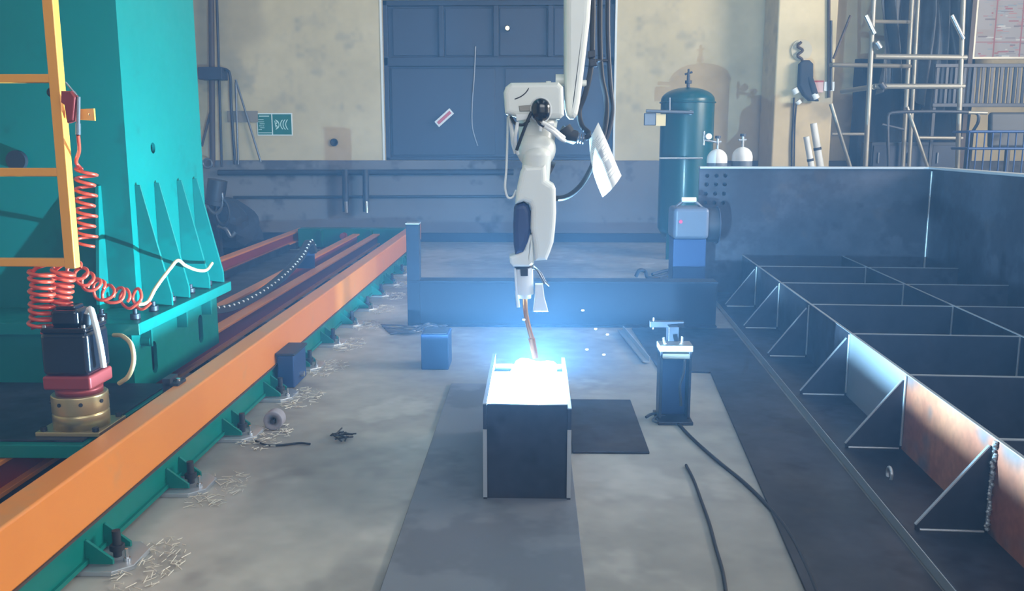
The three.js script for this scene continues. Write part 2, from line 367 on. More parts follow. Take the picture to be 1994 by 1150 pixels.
{
  const t = thing('rail_end_beam', 'teal cross beam closing the far end of the rails', 'beam', V(-2.8, 0, -13.4));
  part('beam_body', box(-3.55, -1.95, 0.03, 0.30, -13.55, -13.30, 0.01), M.teal, t);
  part('buffer', bar(V(-2.85, 0.2, -13.3), V(-2.85, 0.2, -13.2), 0.05, 14), M.redMetal, t);
  for (const x of [-3.2, -2.45]) part('stiffener', box(x, x + 0.03, 0.03, 0.28, -13.3, -13.24), M.teal, t);
  for (const x of [-3.5, -2.3]) part('foot', box(x, x + 0.3, 0, 0.03, -13.55, -13.3), M.steel, t);
}
// cable chain hanging from the carriage to its end plate
{
  const t = thing('cable_chain', 'black cable chain with pale pins sagging behind the column to its end plate', 'chain', V(-2.55, 0.2, -9.5));
  const c = new THREE.CatmullRomCurve3([at(405, 606, -6.6), at(450, 598, -7.0), at(505, 572, -7.6), at(550, 538, -8.2), at(585, 500, -8.9), at(604, 472, -9.4), at(611, 490, -9.46)]);
  const n = 64, pts = c.getSpacedPoints(n), lg = new RoundedBoxGeometry(0.075, 0.052, 0.07, 1, 0.008), pg = new THREE.SphereGeometry(0.011, 8, 6).translate(0.03, 0.022, 0);
  metricUV(clean(lg));
  for (let i = 0; i < n; i++) {
    const p = pts[i].clone().add(pts[i + 1]).multiplyScalar(0.5), q = new THREE.Quaternion().setFromUnitVectors(V(0, 0, -1), pts[i + 1].clone().sub(pts[i]).normalize());
    for (const [nm, g, m] of [['link', lg, M.rubber], ...(i % 2 ? [] : [['pin', pg, M.whitePlastic]])]) {
      const o = shade(new THREE.Mesh(g, m)); o.name = nm; o.position.copy(p).sub(t.position); o.quaternion.copy(q); t.add(o);
    }
  }
  const z = -9.5;
  part('end_plate', slab(px(z, 612, 478, 613, 522, 570, 522, 578, 506, 604, 476), z, 0.03, 0.003), M.blueMetal, t);
}

// ---------------------------------------------------------------- teal gantry column on its carriage
const CX = -2.25, CZ0 = -4.94, CZ1 = -6.07, FT = 0.665;
{
  const t = thing('gantry_column', 'tall teal painted steel gantry column with gusseted base flange', 'column', V(-2.95, 0.25, -5.2));
  // right-hand plate carries a round cable hole
  const hy = atXplane(298, 288, CX);
  const s = new THREE.Shape([[CZ0, FT], [CZ0, 6.4], [CZ1, 6.4], [CZ1, FT]].map(([z, y]) => new THREE.Vector2(-z, y)));
  const h = new THREE.Path(); h.absellipse(-hy.z, hy.y, 0.032, 0.032, 0, Math.PI * 2, true); s.holes.push(h);
  const side = new THREE.ExtrudeGeometry(s, { depth: 0.02, bevelEnabled: false, curveSegments: 20 }).rotateY(Math.PI / 2).translate(CX - 0.02, 0, 0);
  part('side_plate', side, M.teal, t);
  part('front_plate', box(-3.65, CX - 0.02, FT, 6.4, CZ0 - 0.02, CZ0), M.teal, t);
  part('back_plate', box(-3.65, CX - 0.02, FT, 6.4, CZ1, CZ1 + 0.02), M.teal, t);
  part('far_side_plate', box(-3.67, -3.65, FT, 6.4, CZ1, CZ0), M.teal, t);
  part('top_cap', box(-3.7, CX + 0.03, 6.4, 6.43, CZ1 - 0.03, CZ0 + 0.03), M.teal, t);
  { const c = at(36, 312, CZ0); part('cable_port', bar(V(c.x, c.y, CZ0), V(c.x, c.y, CZ0 + 0.03), 0.055, 24), M.rubber, t); }
  part('base_flange', box(-3.95, -2.05, FT - 0.062, FT, -5.93, -4.50, 0.004), M.teal, t);
  // gussets: on the right face and on the front face
  const tri = (w, hh) => [[0, 0], [w, 0], [w, 0.07], [0.03, hh], [0, hh]];
  for (const z of [-5.02, -5.28, -5.62, -5.88]) {
    const p = tri(0.17, 0.69).map(([a, b]) => V(CX + a, FT + b));
    part('gusset', slab(p, z, 0.018, 0.002), M.teal, t);
  }
  for (const x of [at(193, 480, -4.9).x, -3.25, -3.55]) {
    const p = tri(0.12, 0.69).map(([a, b]) => V(-CZ0 - a, FT + b));
    const ss = new THREE.Shape(p.map((q) => new THREE.Vector2(q.x, q.y)));
    part('gusset', new THREE.ExtrudeGeometry(ss, { depth: 0.018, bevelEnabled: false }).rotateY(Math.PI / 2).translate(x, 0, 0), M.teal, t);
  }
  for (const [x, z] of [[-2.12, -4.62], [-2.12, -4.85], [-2.14, -5.15], [-2.14, -5.45], [-2.14, -5.75], [-2.3, -4.62], [-2.55, -4.62], [-2.95, -4.62], [-3.3, -4.62]])
    part('flange_bolt', [bar(V(x, FT, z), V(x, FT + 0.03, z), 0.026, 6), bar(V(x, FT, z), V(x, FT + 0.055, z), 0.012, 10)], M.pipe, t);
}
function atXplane(u, v, x) { const d = ray(u, v); return V(0, EYE, 0).addScaledVector(d, x / d.x); }
{
  const t = thing('column_carriage', 'teal box carriage with slotted side carrying the column and drive motor', 'carriage', V(-2.95, 0.25, -4.8));
  const X = -2.13, z0 = -4.58, z1 = -5.86, y0 = 0.275, y1 = FT - 0.062;
  const s = new THREE.Shape([[z0, y0], [z0, y1], [z1, y1], [z1, y0]].map(([z, y]) => new THREE.Vector2(-z, y)));
  for (const [u, v] of [[301, 695], [391, 640]]) {
    const c = atXplane(u, v, X), h = new THREE.Path(), w = 0.036, l = 0.055;
    h.absarc(-c.z, c.y + l, w, 0, Math.PI, false); h.absarc(-c.z, c.y - l, w, Math.PI, 2 * Math.PI, false); s.holes.push(h);
  }
  part('side_plate', new THREE.ExtrudeGeometry(s, { depth: 0.02, bevelEnabled: false, curveSegments: 14 }).rotateY(Math.PI / 2).translate(X - 0.02, 0, 0), M.teal, t);
  part('front_plate', box(-3.9, X - 0.02, y0, y1, z0 - 0.02, z0), M.teal, t);
  part('back_plate', box(-3.9, X - 0.02, y0, y1, z1, z1 + 0.02), M.teal, t);
  part('far_side_plate', box(-3.92, -3.9, y0, y1, z1, z0), M.teal, t);
  part('bottom_plate', box(-3.92, X, y0 - 0.02, y0, z1, z0), M.teal, t);
  for (const z of [z0 - 0.12, -5.2, -5.6]) part('stiffener', box(X, X + 0.06, y1 - 0.10, y1, z, z + 0.015), M.teal, t);
  part('motor_platform', box(-3.9, -1.93, 0.255, 0.315, z0, -3.62, 0.006), M.teal, t);
  part('shaded_deck', box(-3.88, -1.95, 0.315, 0.325, z0, -3.66, 0.002), M.steel, t);  // dark sheet added in place of the shading on the platform top
  part('hose_port', bar(V(X, 0.53, -4.70), V(X + 0.05, 0.53, -4.70), 0.028, 14), M.teal, t);
  for (const x of [-2.33, -2.63, -3.65]) part('slide_shoe', box(x - 0.06, x + 0.06, 0.25, 0.256, -5.8, -4.65), M.pipe, t);
}
// drive motor on its planetary gearbox
{
  const z = -3.82, c = V(at(162, 845, z).x, 0.325, z);
  const t = thing('drive_motor', 'upright black servo motor with red adapter on a gold gearbox', 'motor', c);
  const sq = (h, y0, y1, r) => new RoundedBoxGeometry(h * 2, y1 - y0, h * 2, 3, r).translate(c.x, (y0 + y1) / 2, c.z);
  part('mounting_plate', [box(c.x - 0.15, c.x + 0.135, 0.325, 0.345, c.z - 0.14, c.z + 0.12, 0.004)], M.gold, t);
  part('gearbox', lathe([[0, 0.345], [0.118, 0.345], [0.118, 0.405], [0.110, 0.408], [0.110, 0.414], [0.118, 0.417], [0.118, 0.490], [0.112, 0.496], [0, 0.496]], V(c.x, 0, c.z), 40), M.gold, t);
  for (let k = 0; k < 8; k++) { const a = k * Math.PI / 4 + 0.3; part('cap_screw', bar(V(c.x + 0.112 * Math.cos(a), 0.465, c.z + 0.112 * Math.sin(a)), V(c.x + 0.122 * Math.cos(a), 0.465, c.z + 0.122 * Math.sin(a)), 0.009, 8), M.rubber, t); }
  for (const [a, b] of [[-0.12, 0.1], [0.11, 0.1], [0.11, -0.12], [-0.12, -0.12]]) part('plate_bolt', bar(V(c.x + a, 0.345, c.z + b), V(c.x + a, 0.363, c.z + b), 0.014, 6), M.rubber, t);
  part('adapter', [lathe([[0, 0.494], [0.098, 0.494], [0.100, 0.535], [0, 0.535]], V(c.x, 0, c.z), 32), sq(0.106, 0.530, 0.592, 0.012)], M.redMetal, t);
  part('motor_body', sq(0.104, 0.592, 0.785, 0.024), M.black, t);
  part('end_bell', [sq(0.100, 0.782, 0.805, 0.01)], M.black, t);
  part('encoder_cap', [new RoundedBoxGeometry(0.12, 0.075, 0.12, 2, 0.018).translate(c.x - 0.012, 0.840, c.z), new RoundedBoxGeometry(0.085, 0.02, 0.085, 2, 0.008).translate(c.x - 0.012, 0.882, c.z)], M.black, t);
  part('connector', [bar(V(c.x + 0.07, 0.805, c.z + 0.02), V(c.x + 0.075, 0.855, c.z + 0.02), 0.017, 12)], M.rubber, t);
  for (const [a, b] of [[-0.085, 0.085], [0.085, 0.085], [0.085, -0.085]]) part('tie_screw', bar(V(c.x + a, 0.805, c.z + b), V(c.x + a, 0.817, c.z + b), 0.009, 8), M.chrome, t);
  part('power_cable', hose([V(c.x + 0.075, 0.855, c.z + 0.02), V(c.x + 0.1, 0.880, c.z + 0.04), V(c.x + 0.12, 0.820, c.z + 0.05), V(c.x + 0.135, 0.720, c.z + 0.05), V(c.x + 0.138, 0.620, c.z + 0.04)], 0.013, 40, 10), M.whitePlastic, t);
}
single('air_hose', hose([at(222, 652, -4.45), at(240, 655, -4.25), at(257, 675, -4.1), at(260, 705, -4.05), at(250, 732, -4.05), at(232, 746, -4.08)], 0.011, 40, 10), M.cream, 'cream coloured hose looping behind the black motor', 'hose', at(222, 652, -4.45));

// orange guard ladder hung in front of the column
{
  const z = -3.8, x = at(118, 250, z).x, r = [153, 335, 510].map((v) => at(40, v, z).y);
  const t = thing('guard_ladder', 'orange guard ladder hanging in front of the teal column', 'ladder', V(x - 0.3, 1.05, z));
  const bot = r[2] - 0.025;
  for (const xx of [x, x - 0.62]) part('stile', box(xx - 0.023, xx + 0.023, bot, 2.85, z - 0.028, z + 0.022, 0.005), M.yellow, t);
  for (const y of [r[2], r[1], r[0], r[0] + 0.39, r[0] + 0.78]) part('rung', box(x - 0.6, x - 0.02, y - 0.018, y + 0.018, z - 0.02, z + 0.016, 0.005), M.yellow, t);
  for (const xx of [x, x - 0.62]) for (const y of [2.75]) part('standoff', box(xx - 0.02, xx + 0.02, y - 0.02, y + 0.02, CZ0, z - 0.02, 0.003), M.yellow, t);
  const tab = slab(px(z, 128, 214, 184, 211, 186, 235, 130, 232), z, 0.012, 0.002, [hole(at(174, 223, z), 0.007)]);
  part('bracket_tab', tab, M.yellow, t);
}
function hole(p, r) { const h = new THREE.Path(); h.absarc(p.x, p.y, r, 0, Math.PI * 2, true); return h; }
{
  const z = -3.78;
  const t = thing('air_valve', 'red air valve with silver fitting clipped beside the orange ladder', 'valve', at(147, 200, z));
  part('valve_body', slab(px(z, 130, 178, 150, 178, 158, 190, 154, 236, 142, 240, 136, 205, 130, 200), z + 0.03, 0.04, 0.006), M.redMetal, t);
  part('fitting', [bar(at(153, 188, z + 0.035), at(152, 245, z + 0.035), 0.008, 10), bar(at(152, 240, z + 0.035), at(152, 262, z + 0.035), 0.011, 8)], M.chrome, t);
  part('lever', hose(px(z + 0.03, 128, 160, 138, 172, 150, 186), 0.004, 12, 6), M.chrome, t);
  part('knob', new THREE.SphereGeometry(0.022, 14, 10).translate(...at(102, 180, z - 0.05).toArray()), M.rubber, t);
}
{
  const z = -3.8;
  const a = thing('coiled_hose', 'red coiled air hose hanging along the upright of the orange ladder', 'hose', at(166, 300, z), 'red coiled air hoses');
  part('coil', coil(at(168, 328, z - 0.09), at(166, 478, z - 0.09), 0.040, 7.5, 0.0075), M.redHose, a);
  part('lead', hose([at(152, 262, z + 0.05), at(154, 292, z), at(149, 318, z - 0.06), at(160, 330, z - 0.08)], 0.008, 24, 8), M.redHose, a);
  const b = thing('coiled_hose', 'leftmost red coiled hose, hanging in a tall bundle beside the motor', 'hose', at(80, 520, z), 'red coiled air hoses');
  part('coil', coil(at(80, 528, z), at(82, 640, z), 0.046, 9, 0.0085), M.redHose, b);
  part('lead', hose([...px(z, 100, 512, 70, 522, 62, 532)], 0.009, 24, 8), M.redHose, b);
  const c = thing('coiled_hose', 'red coiled hose hanging straight above the black motor', 'hose', at(124, 520, z - 0.03), 'red coiled air hoses');
  part('coil', coil(at(124, 526, z - 0.06), at(116, 592, z - 0.06), 0.044, 6, 0.0085), M.redHose, c);
  part('lead', hose([at(150, 505, z - 0.03), at(120, 516, z - 0.03), at(105, 528, z - 0.05)], 0.009, 24, 8), M.redHose, c);
  part('tail', hose([at(112, 604, z - 0.03), at(108, 628, z), at(96, 640, z + 0.02), at(82, 648, z)], 0.009, 24, 8), M.redHose, c);
  const d = thing('coiled_hose', 'red coiled hose stretched sideways from the ladder foot to the column base', 'hose', at(150, 520, z), 'red coiled air hoses');
  const q = [at(140, 522, -3.9), at(185, 560, -4.1), at(235, 580, -4.3), at(282, 582, -4.45)];
  part('coil', [coil(q[0], q[1], 0.036, 3.5, 0.008), coil(q[1], q[2], 0.042, 2.5, 0.008), coil(q[2], q[3], 0.046, 2, 0.008)], M.redHose, d);
  part('yellow_end', hose([at(270, 592, -4.45), at(285, 590, -4.47), at(302, 562, -4.55), at(330, 524, -4.7), at(345, 507, -4.8), at(360, 516, -4.95), at(385, 526, -5.25), at(404, 524, -5.5), at(413, 512, -5.6)], 0.0095, 50, 10), M.cream, d);
}

// ---------------------------------------------------------------- big fabricated girder on the right
{
  const t = thing('box_girder_section', 'large bare steel box girder section with cross plates and triangular gussets', 'girder', V(2.14, 0, -9.2));
  t.rotation.y = -0.054; origins.set(t, V(0, 0, 0));                      // parts below are given in the girder's own axes
  const T = 0.012, TOP = 0.44, PL = 0.05, ST = [0.8, 1.8, 2.8, 3.8, 4.78, 5.77], END = 7.3, SX = 1.82;
  const edge = (p, g) => part('cut_edge', g, M.steelEdge, p);  // pale bare metal, also painting in the light caught along the edges
  const bp = part('bottom_plate', box(-0.32, SX + 0.02, 0, PL, -0.02, END, 0.004), M.steel, t);
  edge(bp, box(-0.324, -0.3195, 0.004, PL - 0.003, 0, END));
  // end plate with its bolt holes
  const hs = [];
  for (const u of [1378, 1396, 1413]) for (const v of [342, 359, 377, 395]) { const p = at(u - 4 * (v - 342) / 50, v, -9.2); hs.push(hole(V(p.x - 2.14, p.y), 0.021)); }
  const ep = part('end_plate', slab([V(-0.47, 0), V(SX + 0.02, 0), V(SX + 0.02, 1.32), V(-0.47, 1.32)], -0.02, 0.025, 0, hs), M.steel, t);
  edge(ep, box(-0.47, SX + 0.04, 1.32, 1.343, -0.10, 0.03, 0.004));
  part('hole_backing', box(-0.45, 0.3, 0.75, 1.31, -0.13, -0.11), M.steel, t);  // unseen backing added to keep the bolt holes dark
  const sp = part('side_plate', box(SX, SX + 0.02, PL, 1.32, 0, END, 0.003), M.steel, t);
  edge(sp, box(SX - 0.05, SX + 0.07, 1.32, 1.343, 0.0, END, 0.004));
  part('corner_weld', bar(V(SX - 0.005, PL, 0.0), V(SX - 0.005, 1.3, 0.0), 0.012, 6), M.steelEdge, t);
  // two long webs, panel by panel between the stations
  for (const [x, name] of [[0, 'outer'], [1.0, 'inner']]) {
    const cuts = [0, ...ST, END];
    for (let i = 0; i < cuts.length - 1; i++) {
      const w = part('web_panel', box(x - T / 2, x + T / 2, PL, TOP, cuts[i], cuts[i + 1]), x === 0 && i >= 5 ? M.rust : x === 0 && i === 4 ? M.arcLitSteel : M.steel, t);
      if (x === 0 && i === 4) w.userData.label = 'web panel painted brighter for the arc light';
      if (x === 0 && i === 5) w.userData.label = 'brown rust-tinted web panel';
      edge(w, box(x - T / 2 - 0.002, x + T / 2 + 0.002, TOP, TOP + 0.004, cuts[i], cuts[i + 1]));
    }
    for (const z of ST) part('weld_bead', bar(V(x - T / 2 - 0.006, PL + 0.02, z + 0.012), V(x - T / 2 - 0.006, TOP - 0.005, z + 0.012), 0.007, 6), M.steelEdge, t);
  }
  for (const z of ST) {
    for (const [a, b] of [[T / 2, 1 - T / 2], [1 + T / 2, SX]]) {
      const c = part('cross_plate', box(a, b, PL, TOP - 0.004, z - T / 2, z + T / 2), M.steel, t);
      edge(c, box(a, b, TOP - 0.004, TOP + 0.001, z - T / 2 - 0.002, z + T / 2 + 0.002));
    }
    const pts = [V(-T / 2, PL), V(-0.285, PL), V(-0.285, PL + 0.02), V(-T / 2 - 0.02, TOP - 0.03), V(-T / 2, TOP - 0.03)];
    const g = part('gusset', slab(pts, z, T, 0.001), M.steel, t);
    edge(g, beam(V(-0.285, PL + 0.022, z), V(-T / 2 - 0.02, TOP - 0.028, z), 0.006, T + 0.003));
    part('weld_bead', bar(V(-0.27, PL + 0.004, z + 0.01), V(-0.02, PL + 0.004, z + 0.01), 0.006, 6), M.steelEdge, t);
  }
  // knobbly torch-cut seam on the nearest station
  const gs = []; for (let k = 0; k < 30; k++) gs.push(new THREE.IcosahedronGeometry(rr(0.006, 0.013), 0).translate(-0.014 + rr(-0.006, 0.004), PL + 0.02 + k * 0.0125, 5.79 + rr(-0.004, 0.008)));
  part('torch_cut_seam', gs, M.steelEdge, t);
  part('lifting_lug', [new THREE.TorusGeometry(0.03, 0.008, 8, 20).rotateY(Math.PI / 2).translate(-0.2, PL + 0.02, 5.2)], M.steelEdge, t);
}
// low cross beam with an upright end post, behind the cell
{
  const t = thing('cross_beam', 'low dark steel cross beam with a tall end post behind the robot', 'beam', V(0.2, 0, -7.75));
  part('web', box(-1.10, 1.58, 0.02, 0.385, -7.78, -7.70), M.darkSteel, t);
  part('top_flange', box(-1.10, 1.58, 0.385, 0.402, -7.86, -7.66, 0.003), M.darkSteel, t);
  part('bottom_flange', box(-1.10, 1.58, 0, 0.02, -7.86, -7.64, 0.003), M.darkSteel, t);
  part('end_post', [box(-1.11, -1.0, 0, 0.89, -7.80, -7.68, 0.004)], M.darkSteel, t);
  part('post_cap', box(-1.115, -0.995, 0.89, 0.90, -7.81, -7.67, 0.002), M.steelEdge, t);
}
// ---------------------------------------------------------------- welding cell in the middle of the floor
single('grey_floor_slab', box(-0.55, 0.19, 0, 0.014, -5.75, -2.45, 0.004), M.plate, 'wide thin grey slab on the floor under the workpiece', 'plate', V(-0.18, 0, -4.1));  // thin grey slab, darker than the concrete around it
single('shadow_sheet', box(0.20, 0.60, 0, 0.014, -5.4, -4.45, 0.004), M.steel, 'dark sheet painting the shadow on the floor between workpiece and clamp stand', 'plate', V(0.4, 0, -4.9));  // dark sheet laid in place of the shadow of workpiece and stand
{
  const z0 = -3.82, z1 = -4.75, y0 = 0.014, l = -0.225, r = 0.165, top = 0.455;
  const t = thing('workpiece', 'open-topped steel box workpiece being welded under the robot', 'workpiece', V((l + r) / 2, y0, (z0 + z1) / 2));
  for (const [a, b, top] of [[l, l + 0.016, 0.455], [r - 0.016, r, 0.435]]) {
    const p = part('side_plate', box(a, b, y0, top, z1, z0 + 0.012), M.steel, t);
    part('cut_edge', [box(a - 0.001, b + 0.001, top, top + 0.004, z1, z0 + 0.012), box(a - 0.001, b + 0.001, y0 + 0.01, 0.34, z0 + 0.012, z0 + 0.016)], M.steelEdge, p);
  }
  part('end_plate', box(l + 0.016, r - 0.016, y0, top - 0.005, z0 - 0.016, z0), M.steel, t);
  part('rear_plate', box(l + 0.016, r - 0.016, y0, top - 0.05, z1, z1 + 0.016), M.steel, t);
  part('floor_plate', box(l + 0.016, r - 0.016, y0 + 0.32, y0 + 0.336, z1 + 0.016, z0 - 0.016), M.steel, t);
  part('stiffener', box(l + 0.016, r - 0.016, 0.35, 0.43, -4.48, -4.468), M.steel, t);
}
{
  const t = thing('steel_block', 'small dark blue steel block on the floor left of the arc', 'block', V(-0.7, 0, -6.25));
  part('block_body', box(-0.80, -0.605, 0, 0.255, -6.4, -6.15, 0.008), M.blueMetal, t);
  part('block_top', box(-0.785, -0.62, 0.255, 0.262, -6.385, -6.165, 0.003), M.steel, t);
}
{
  const z = -5.05, c = at(1310, 800, z), x = c.x, b = 0;
  const t = thing('clamp_stand', 'upright steel clamp stand with an open frame head right of the arc', 'stand', V(x, 0, z));
  const y = (v) => at(1310, v, z).y;
  part('foot', box(x - 0.1, x + 0.1, 0, 0.02, z - 0.12, z + 0.12, 0.004), M.steel, t);
  for (const s of [-1, 1]) part('upright', box(x + s * 0.082 - 0.008, x + s * 0.082 + 0.008, 0.02, y(672), z - 0.06, z + 0.06, 0.003), M.steel, t);
  part('back_panel', box(x - 0.075, x + 0.075, 0.02, y(700), z - 0.05, z - 0.035), M.blueMetal, t);
  part('head_bar', box(x - 0.095, x + 0.095, y(680), y(668), z - 0.065, z + 0.065, 0.004), M.scaffold, t);
  part('head_bar', box(x - 0.09, x + 0.09, y(694), y(684), z - 0.06, z + 0.06, 0.004), M.scaffold, t);
  part('handle', hose([at(1291, 652, z), at(1294, 664, z), at(1300, 668, z), at(1318, 668, z), at(1326, 664, z), at(1328, 650, z)].map((p) => p.add(V(0, -0.01, 0.02))), 0.008, 30, 8), M.chrome, t);
  part('cross_arm', box(x - 0.13, x + 0.07, y(646), y(634), z - 0.16, z - 0.12, 0.004), M.steel, t);
  part('arm_post', box(x - 0.03, x + 0.03, y(690), y(640), z - 0.15, z - 0.05, 0.003), M.steel, t);
  part('pin', bar(at(1272, 640, z - 0.14), at(1273, 618, z - 0.14), 0.006, 8), M.chrome, t);
  part('cable', hose([at(1334, 700, z + 0.07), at(1330, 730, z + 0.09), at(1324, 748, z + 0.1), at(1326, 790, z + 0.1)], 0.008, 24, 8), M.rubber, t);
}
single('angle_bar', [beam(V(0.73, 0.018, -7.45), V(0.815, 0.018, -6.35), 0.05, 0.012), beam(V(0.752, 0.035, -7.45), V(0.837, 0.035, -6.35), 0.008, 0.04)], M.steelEdge, 'thin steel angle bar lying along the plate edge behind the clamp stand', 'bar', V(0.77, 0, -6.9));
single('floor_strip_plate', slab([V(1.70, 7.58), V(0.84, 7.58), V(0.88, 6.15), V(1.23, 6.10), V(0.92, 2.3), V(1.43, 2.3)], 0.006, 0.012, 0.002).rotateX(-Math.PI / 2), M.steel, 'long dark steel plate on the floor alongside the girder', 'plate', V(1.2, 0, -5));

// ---------------------------------------------------------------- robot
const ZR = -4.3;
{
  const R = (u, v, dz = 0) => at(u, v, ZR + dz);
  const t = thing('welding_robot', 'white jointed welding robot hanging head-down over the arc', 'robot', V(0.19, 2.95, ZR));
  const P = (dz, ...uv) => px(ZR + dz, ...uv);
  // upper arm, hanging from the shoulder above the picture
  const ua = part('upper_arm', slab([...P(0, 1099, -125, 1099, 150, 1101, 210, 1104, 224, 1110, 231, 1118, 231, 1124, 224, 1129, 200, 1140, 110, 1148, 40, 1159, -125)], ZR - 0.05, 0.19, 0.03, [], 4), M.white, t);
  part('joint_stub', bar(R(1082, 156, -0.05), R(1102, 156, -0.05), 0.028, 20), M.white, t);
  part('joint_stub', bar(R(1132, 162, -0.05), R(1142, 162, -0.05), 0.016, 14), M.white, t);
  const sh = R(1126, -70, -0.05);
  part('shoulder', [bar(V(sh.x - 0.16, 2.62, ZR - 0.05), V(sh.x + 0.16, 2.62, ZR - 0.05), 0.15, 32), new RoundedBoxGeometry(0.3, 0.34, 0.3, 3, 0.04).translate(sh.x, 2.80, ZR - 0.05)], M.white, t);
  part('mounting_flange', bar(V(sh.x, 2.93, ZR - 0.05), V(sh.x, 2.998, ZR - 0.05), 0.2, 32), M.pipe, t);
  // elbow housing
  const eh = part('elbow_housing', slab(P(0, 982, 183, 986, 172, 996, 164, 1086, 163, 1095, 172, 1097, 226, 1090, 232, 1066, 231, 1040, 228, 1003, 227, 985, 222), ZR, 0.26, 0.022, [], 4), M.white, t);
  part('cover_seam', hose([R(1002, 193, 0.132), R(1014, 188, 0.132), R(1024, 180, 0.132), R(1030, 171, 0.128)], 0.0025, 16, 5), M.rubber, eh);
  part('lifting_eye', bar(R(1068, 164, 0.02), R(1068, 158, 0.02), 0.012, 12), M.white, eh);
  part('name_recess', slab(P(0.13, 1010, 206, 1038, 204, 1038, 216, 1012, 217), ZR + 0.13, 0.012, 0.002), M.scaffold, eh);
  part('elbow_motor', [new THREE.CapsuleGeometry(0.043, 0.02, 8, 24).scale(1, 1, 0.8).translate(...R(1053, 214, 0.15).toArray())], M.black, t);
  part('motor_cover', [new THREE.TorusGeometry(0.044, 0.008, 8, 24).scale(1, 1.15, 1).translate(...R(1053, 214, 0.13).toArray())], M.whitePlastic, t);
  part('wiring', [
    hose([R(995, 228, 0.1), R(1003, 240, 0.13), R(1018, 243, 0.14), R(1030, 235, 0.12)], 0.007, 24, 8),
    hose([R(1040, 222, 0.15), R(1050, 240, 0.17), R(1062, 248, 0.15), R(1075, 247, 0.12)], 0.006, 24, 8),
    hose([R(1035, 218, 0.15), R(1027, 236, 0.16), R(1017, 262, 0.15), R(1006, 292, 0.13)], 0.0075, 24, 8)], M.rubber, t);
  part('white_leads', [
    hose([R(992, 224, 0.08), R(996, 250, 0.1), R(999, 280, 0.1), R(1004, 298, 0.09)], 0.009, 24, 8),
    hose([R(1008, 238, 0.14), R(1004, 260, 0.15), R(1003, 280, 0.12), R(1009, 300, 0.1)], 0.008, 24, 8),
    hose([R(1055, 238, 0.17), R(1075, 250, 0.16), R(1090, 262, 0.12), R(1098, 268, 0.09)], 0.010, 24, 8),
    hose([R(1060, 245, 0.17), R(1078, 258, 0.16), R(1092, 270, 0.12), R(1100, 274, 0.08)], 0.009, 24, 8)], M.whitePlastic, t);
  part('lead_bracket', [slab(P(0.15, 1046, 238, 1080, 240, 1080, 246, 1046, 244), ZR + 0.15, 0.02, 0.003), slab(P(0.16, 1050, 244, 1056, 244, 1056, 256, 1050, 255), ZR + 0.16, 0.014, 0.002), slab(P(0.12, 1004, 222, 1034, 221, 1034, 232, 1006, 236), ZR + 0.12, 0.03, 0.004)], M.whitePlastic, t);
  // looped white lead on the left
  part('loop_lead', hose([R(989, 228, 0.05), R(988, 270, 0.06), R(986, 330, 0.08), R(984, 368, 0.09), R(990, 385, 0.09), R(998, 384, 0.09), R(1005, 370, 0.08)], 0.0055, 50, 8), M.whitePlastic, t);
  // forearm: collar, swivel tube and body
  part('forearm_collar', [bar(R(1047, 236, -0.02), R(1044, 296, 0.04), 0.094, 32, 0.078), new THREE.SphereGeometry(0.093, 28, 18).translate(...R(1044, 290, 0.03).toArray())], M.white, t);
  part('forearm_tube', [bar(R(1046, 300, 0.075), R(1040, 385, 0.05), 0.067, 28, 0.067), new THREE.SphereGeometry(0.067, 24, 16).scale(1, 0.75, 1).translate(...R(1046, 302, 0.075).toArray())], M.white, t);
  part('forearm_body', slab(P(0, 1014, 332, 1020, 320, 1062, 318, 1064, 348, 1070, 352, 1078, 357, 1081, 364, 1082, 410, 1080, 440, 1077, 466, 1070, 486, 1064, 500, 1042, 501, 1039, 470, 1033, 440, 1034, 402, 1030, 393, 1020, 389, 1004, 394, 1006, 370), ZR + 0.04, 0.20, 0.025, [], 4), M.white, t);
  part('side_cap', bar(R(1066, 330, -0.02), R(1074, 334, -0.02), 0.045, 20), M.pipe, t);
  part('wrist_cover', slab(P(0, 1002, 400, 1008, 394, 1020, 391, 1029, 396, 1034, 410, 1035, 440, 1030, 465, 1020, 486, 1004, 490, 1001, 470, 1000, 430), ZR + 0.05, 0.15, 0.025, [], 3), M.blueCover, t);
  part('wrist_yoke', slab(P(0, 993, 494, 1010, 488, 1021, 480, 1026, 462, 1031, 452, 1038, 450, 1040, 508, 1030, 513, 1000, 513, 994, 506), ZR + 0.05, 0.13, 0.015, [], 4), M.white, t);
  part('wrist_block', slab(P(0, 1040, 477, 1060, 478, 1065, 500, 1040, 502), ZR + 0.06, 0.10, 0.005), M.whitePlastic, t);
  part('tool_flange', bar(R(1020, 512, 0.04), R(1021, 521, 0.04), 0.046, 24), M.pipe, t);
  const tb = part('torch_body', [bar(R(1021, 520, 0.04), R(1022, 572, 0.04), 0.041, 24, 0.043), bar(R(1022, 572, 0.04), R(1022, 580, 0.04), 0.03, 20)], M.whitePlastic, t);
  part('torch_badge', slab(P(0.084, 1013, 524, 1028, 523, 1028, 537, 1014, 537), ZR + 0.084, 0.006, 0.001), M.pipe, tb);
  part('guide_rod', [bar(R(1003, 522, 0.06), R(1006, 566, 0.06), 0.006, 8), bar(R(1006, 566, 0.06), R(1009, 598, 0.06), 0.008, 8)], M.whitePlastic, t);
  part('sensor_shield', slab(P(0, 1042, 549, 1057, 549, 1060, 575, 1067, 601, 1038, 601, 1041, 575), ZR + 0.05, 0.05, 0.004), M.whitePlastic, t);
  part('sensor_lead', [hose([R(1034, 520, 0.05), R(1044, 524, 0.06), R(1054, 540, 0.06), R(1060, 552, 0.05)], 0.006, 20, 8), hose([R(1038, 518, 0.03), R(1052, 530, 0.03), R(1062, 548, 0.03), R(1070, 556, 0.03)], 0.005, 20, 8)], M.pipeLight, t);
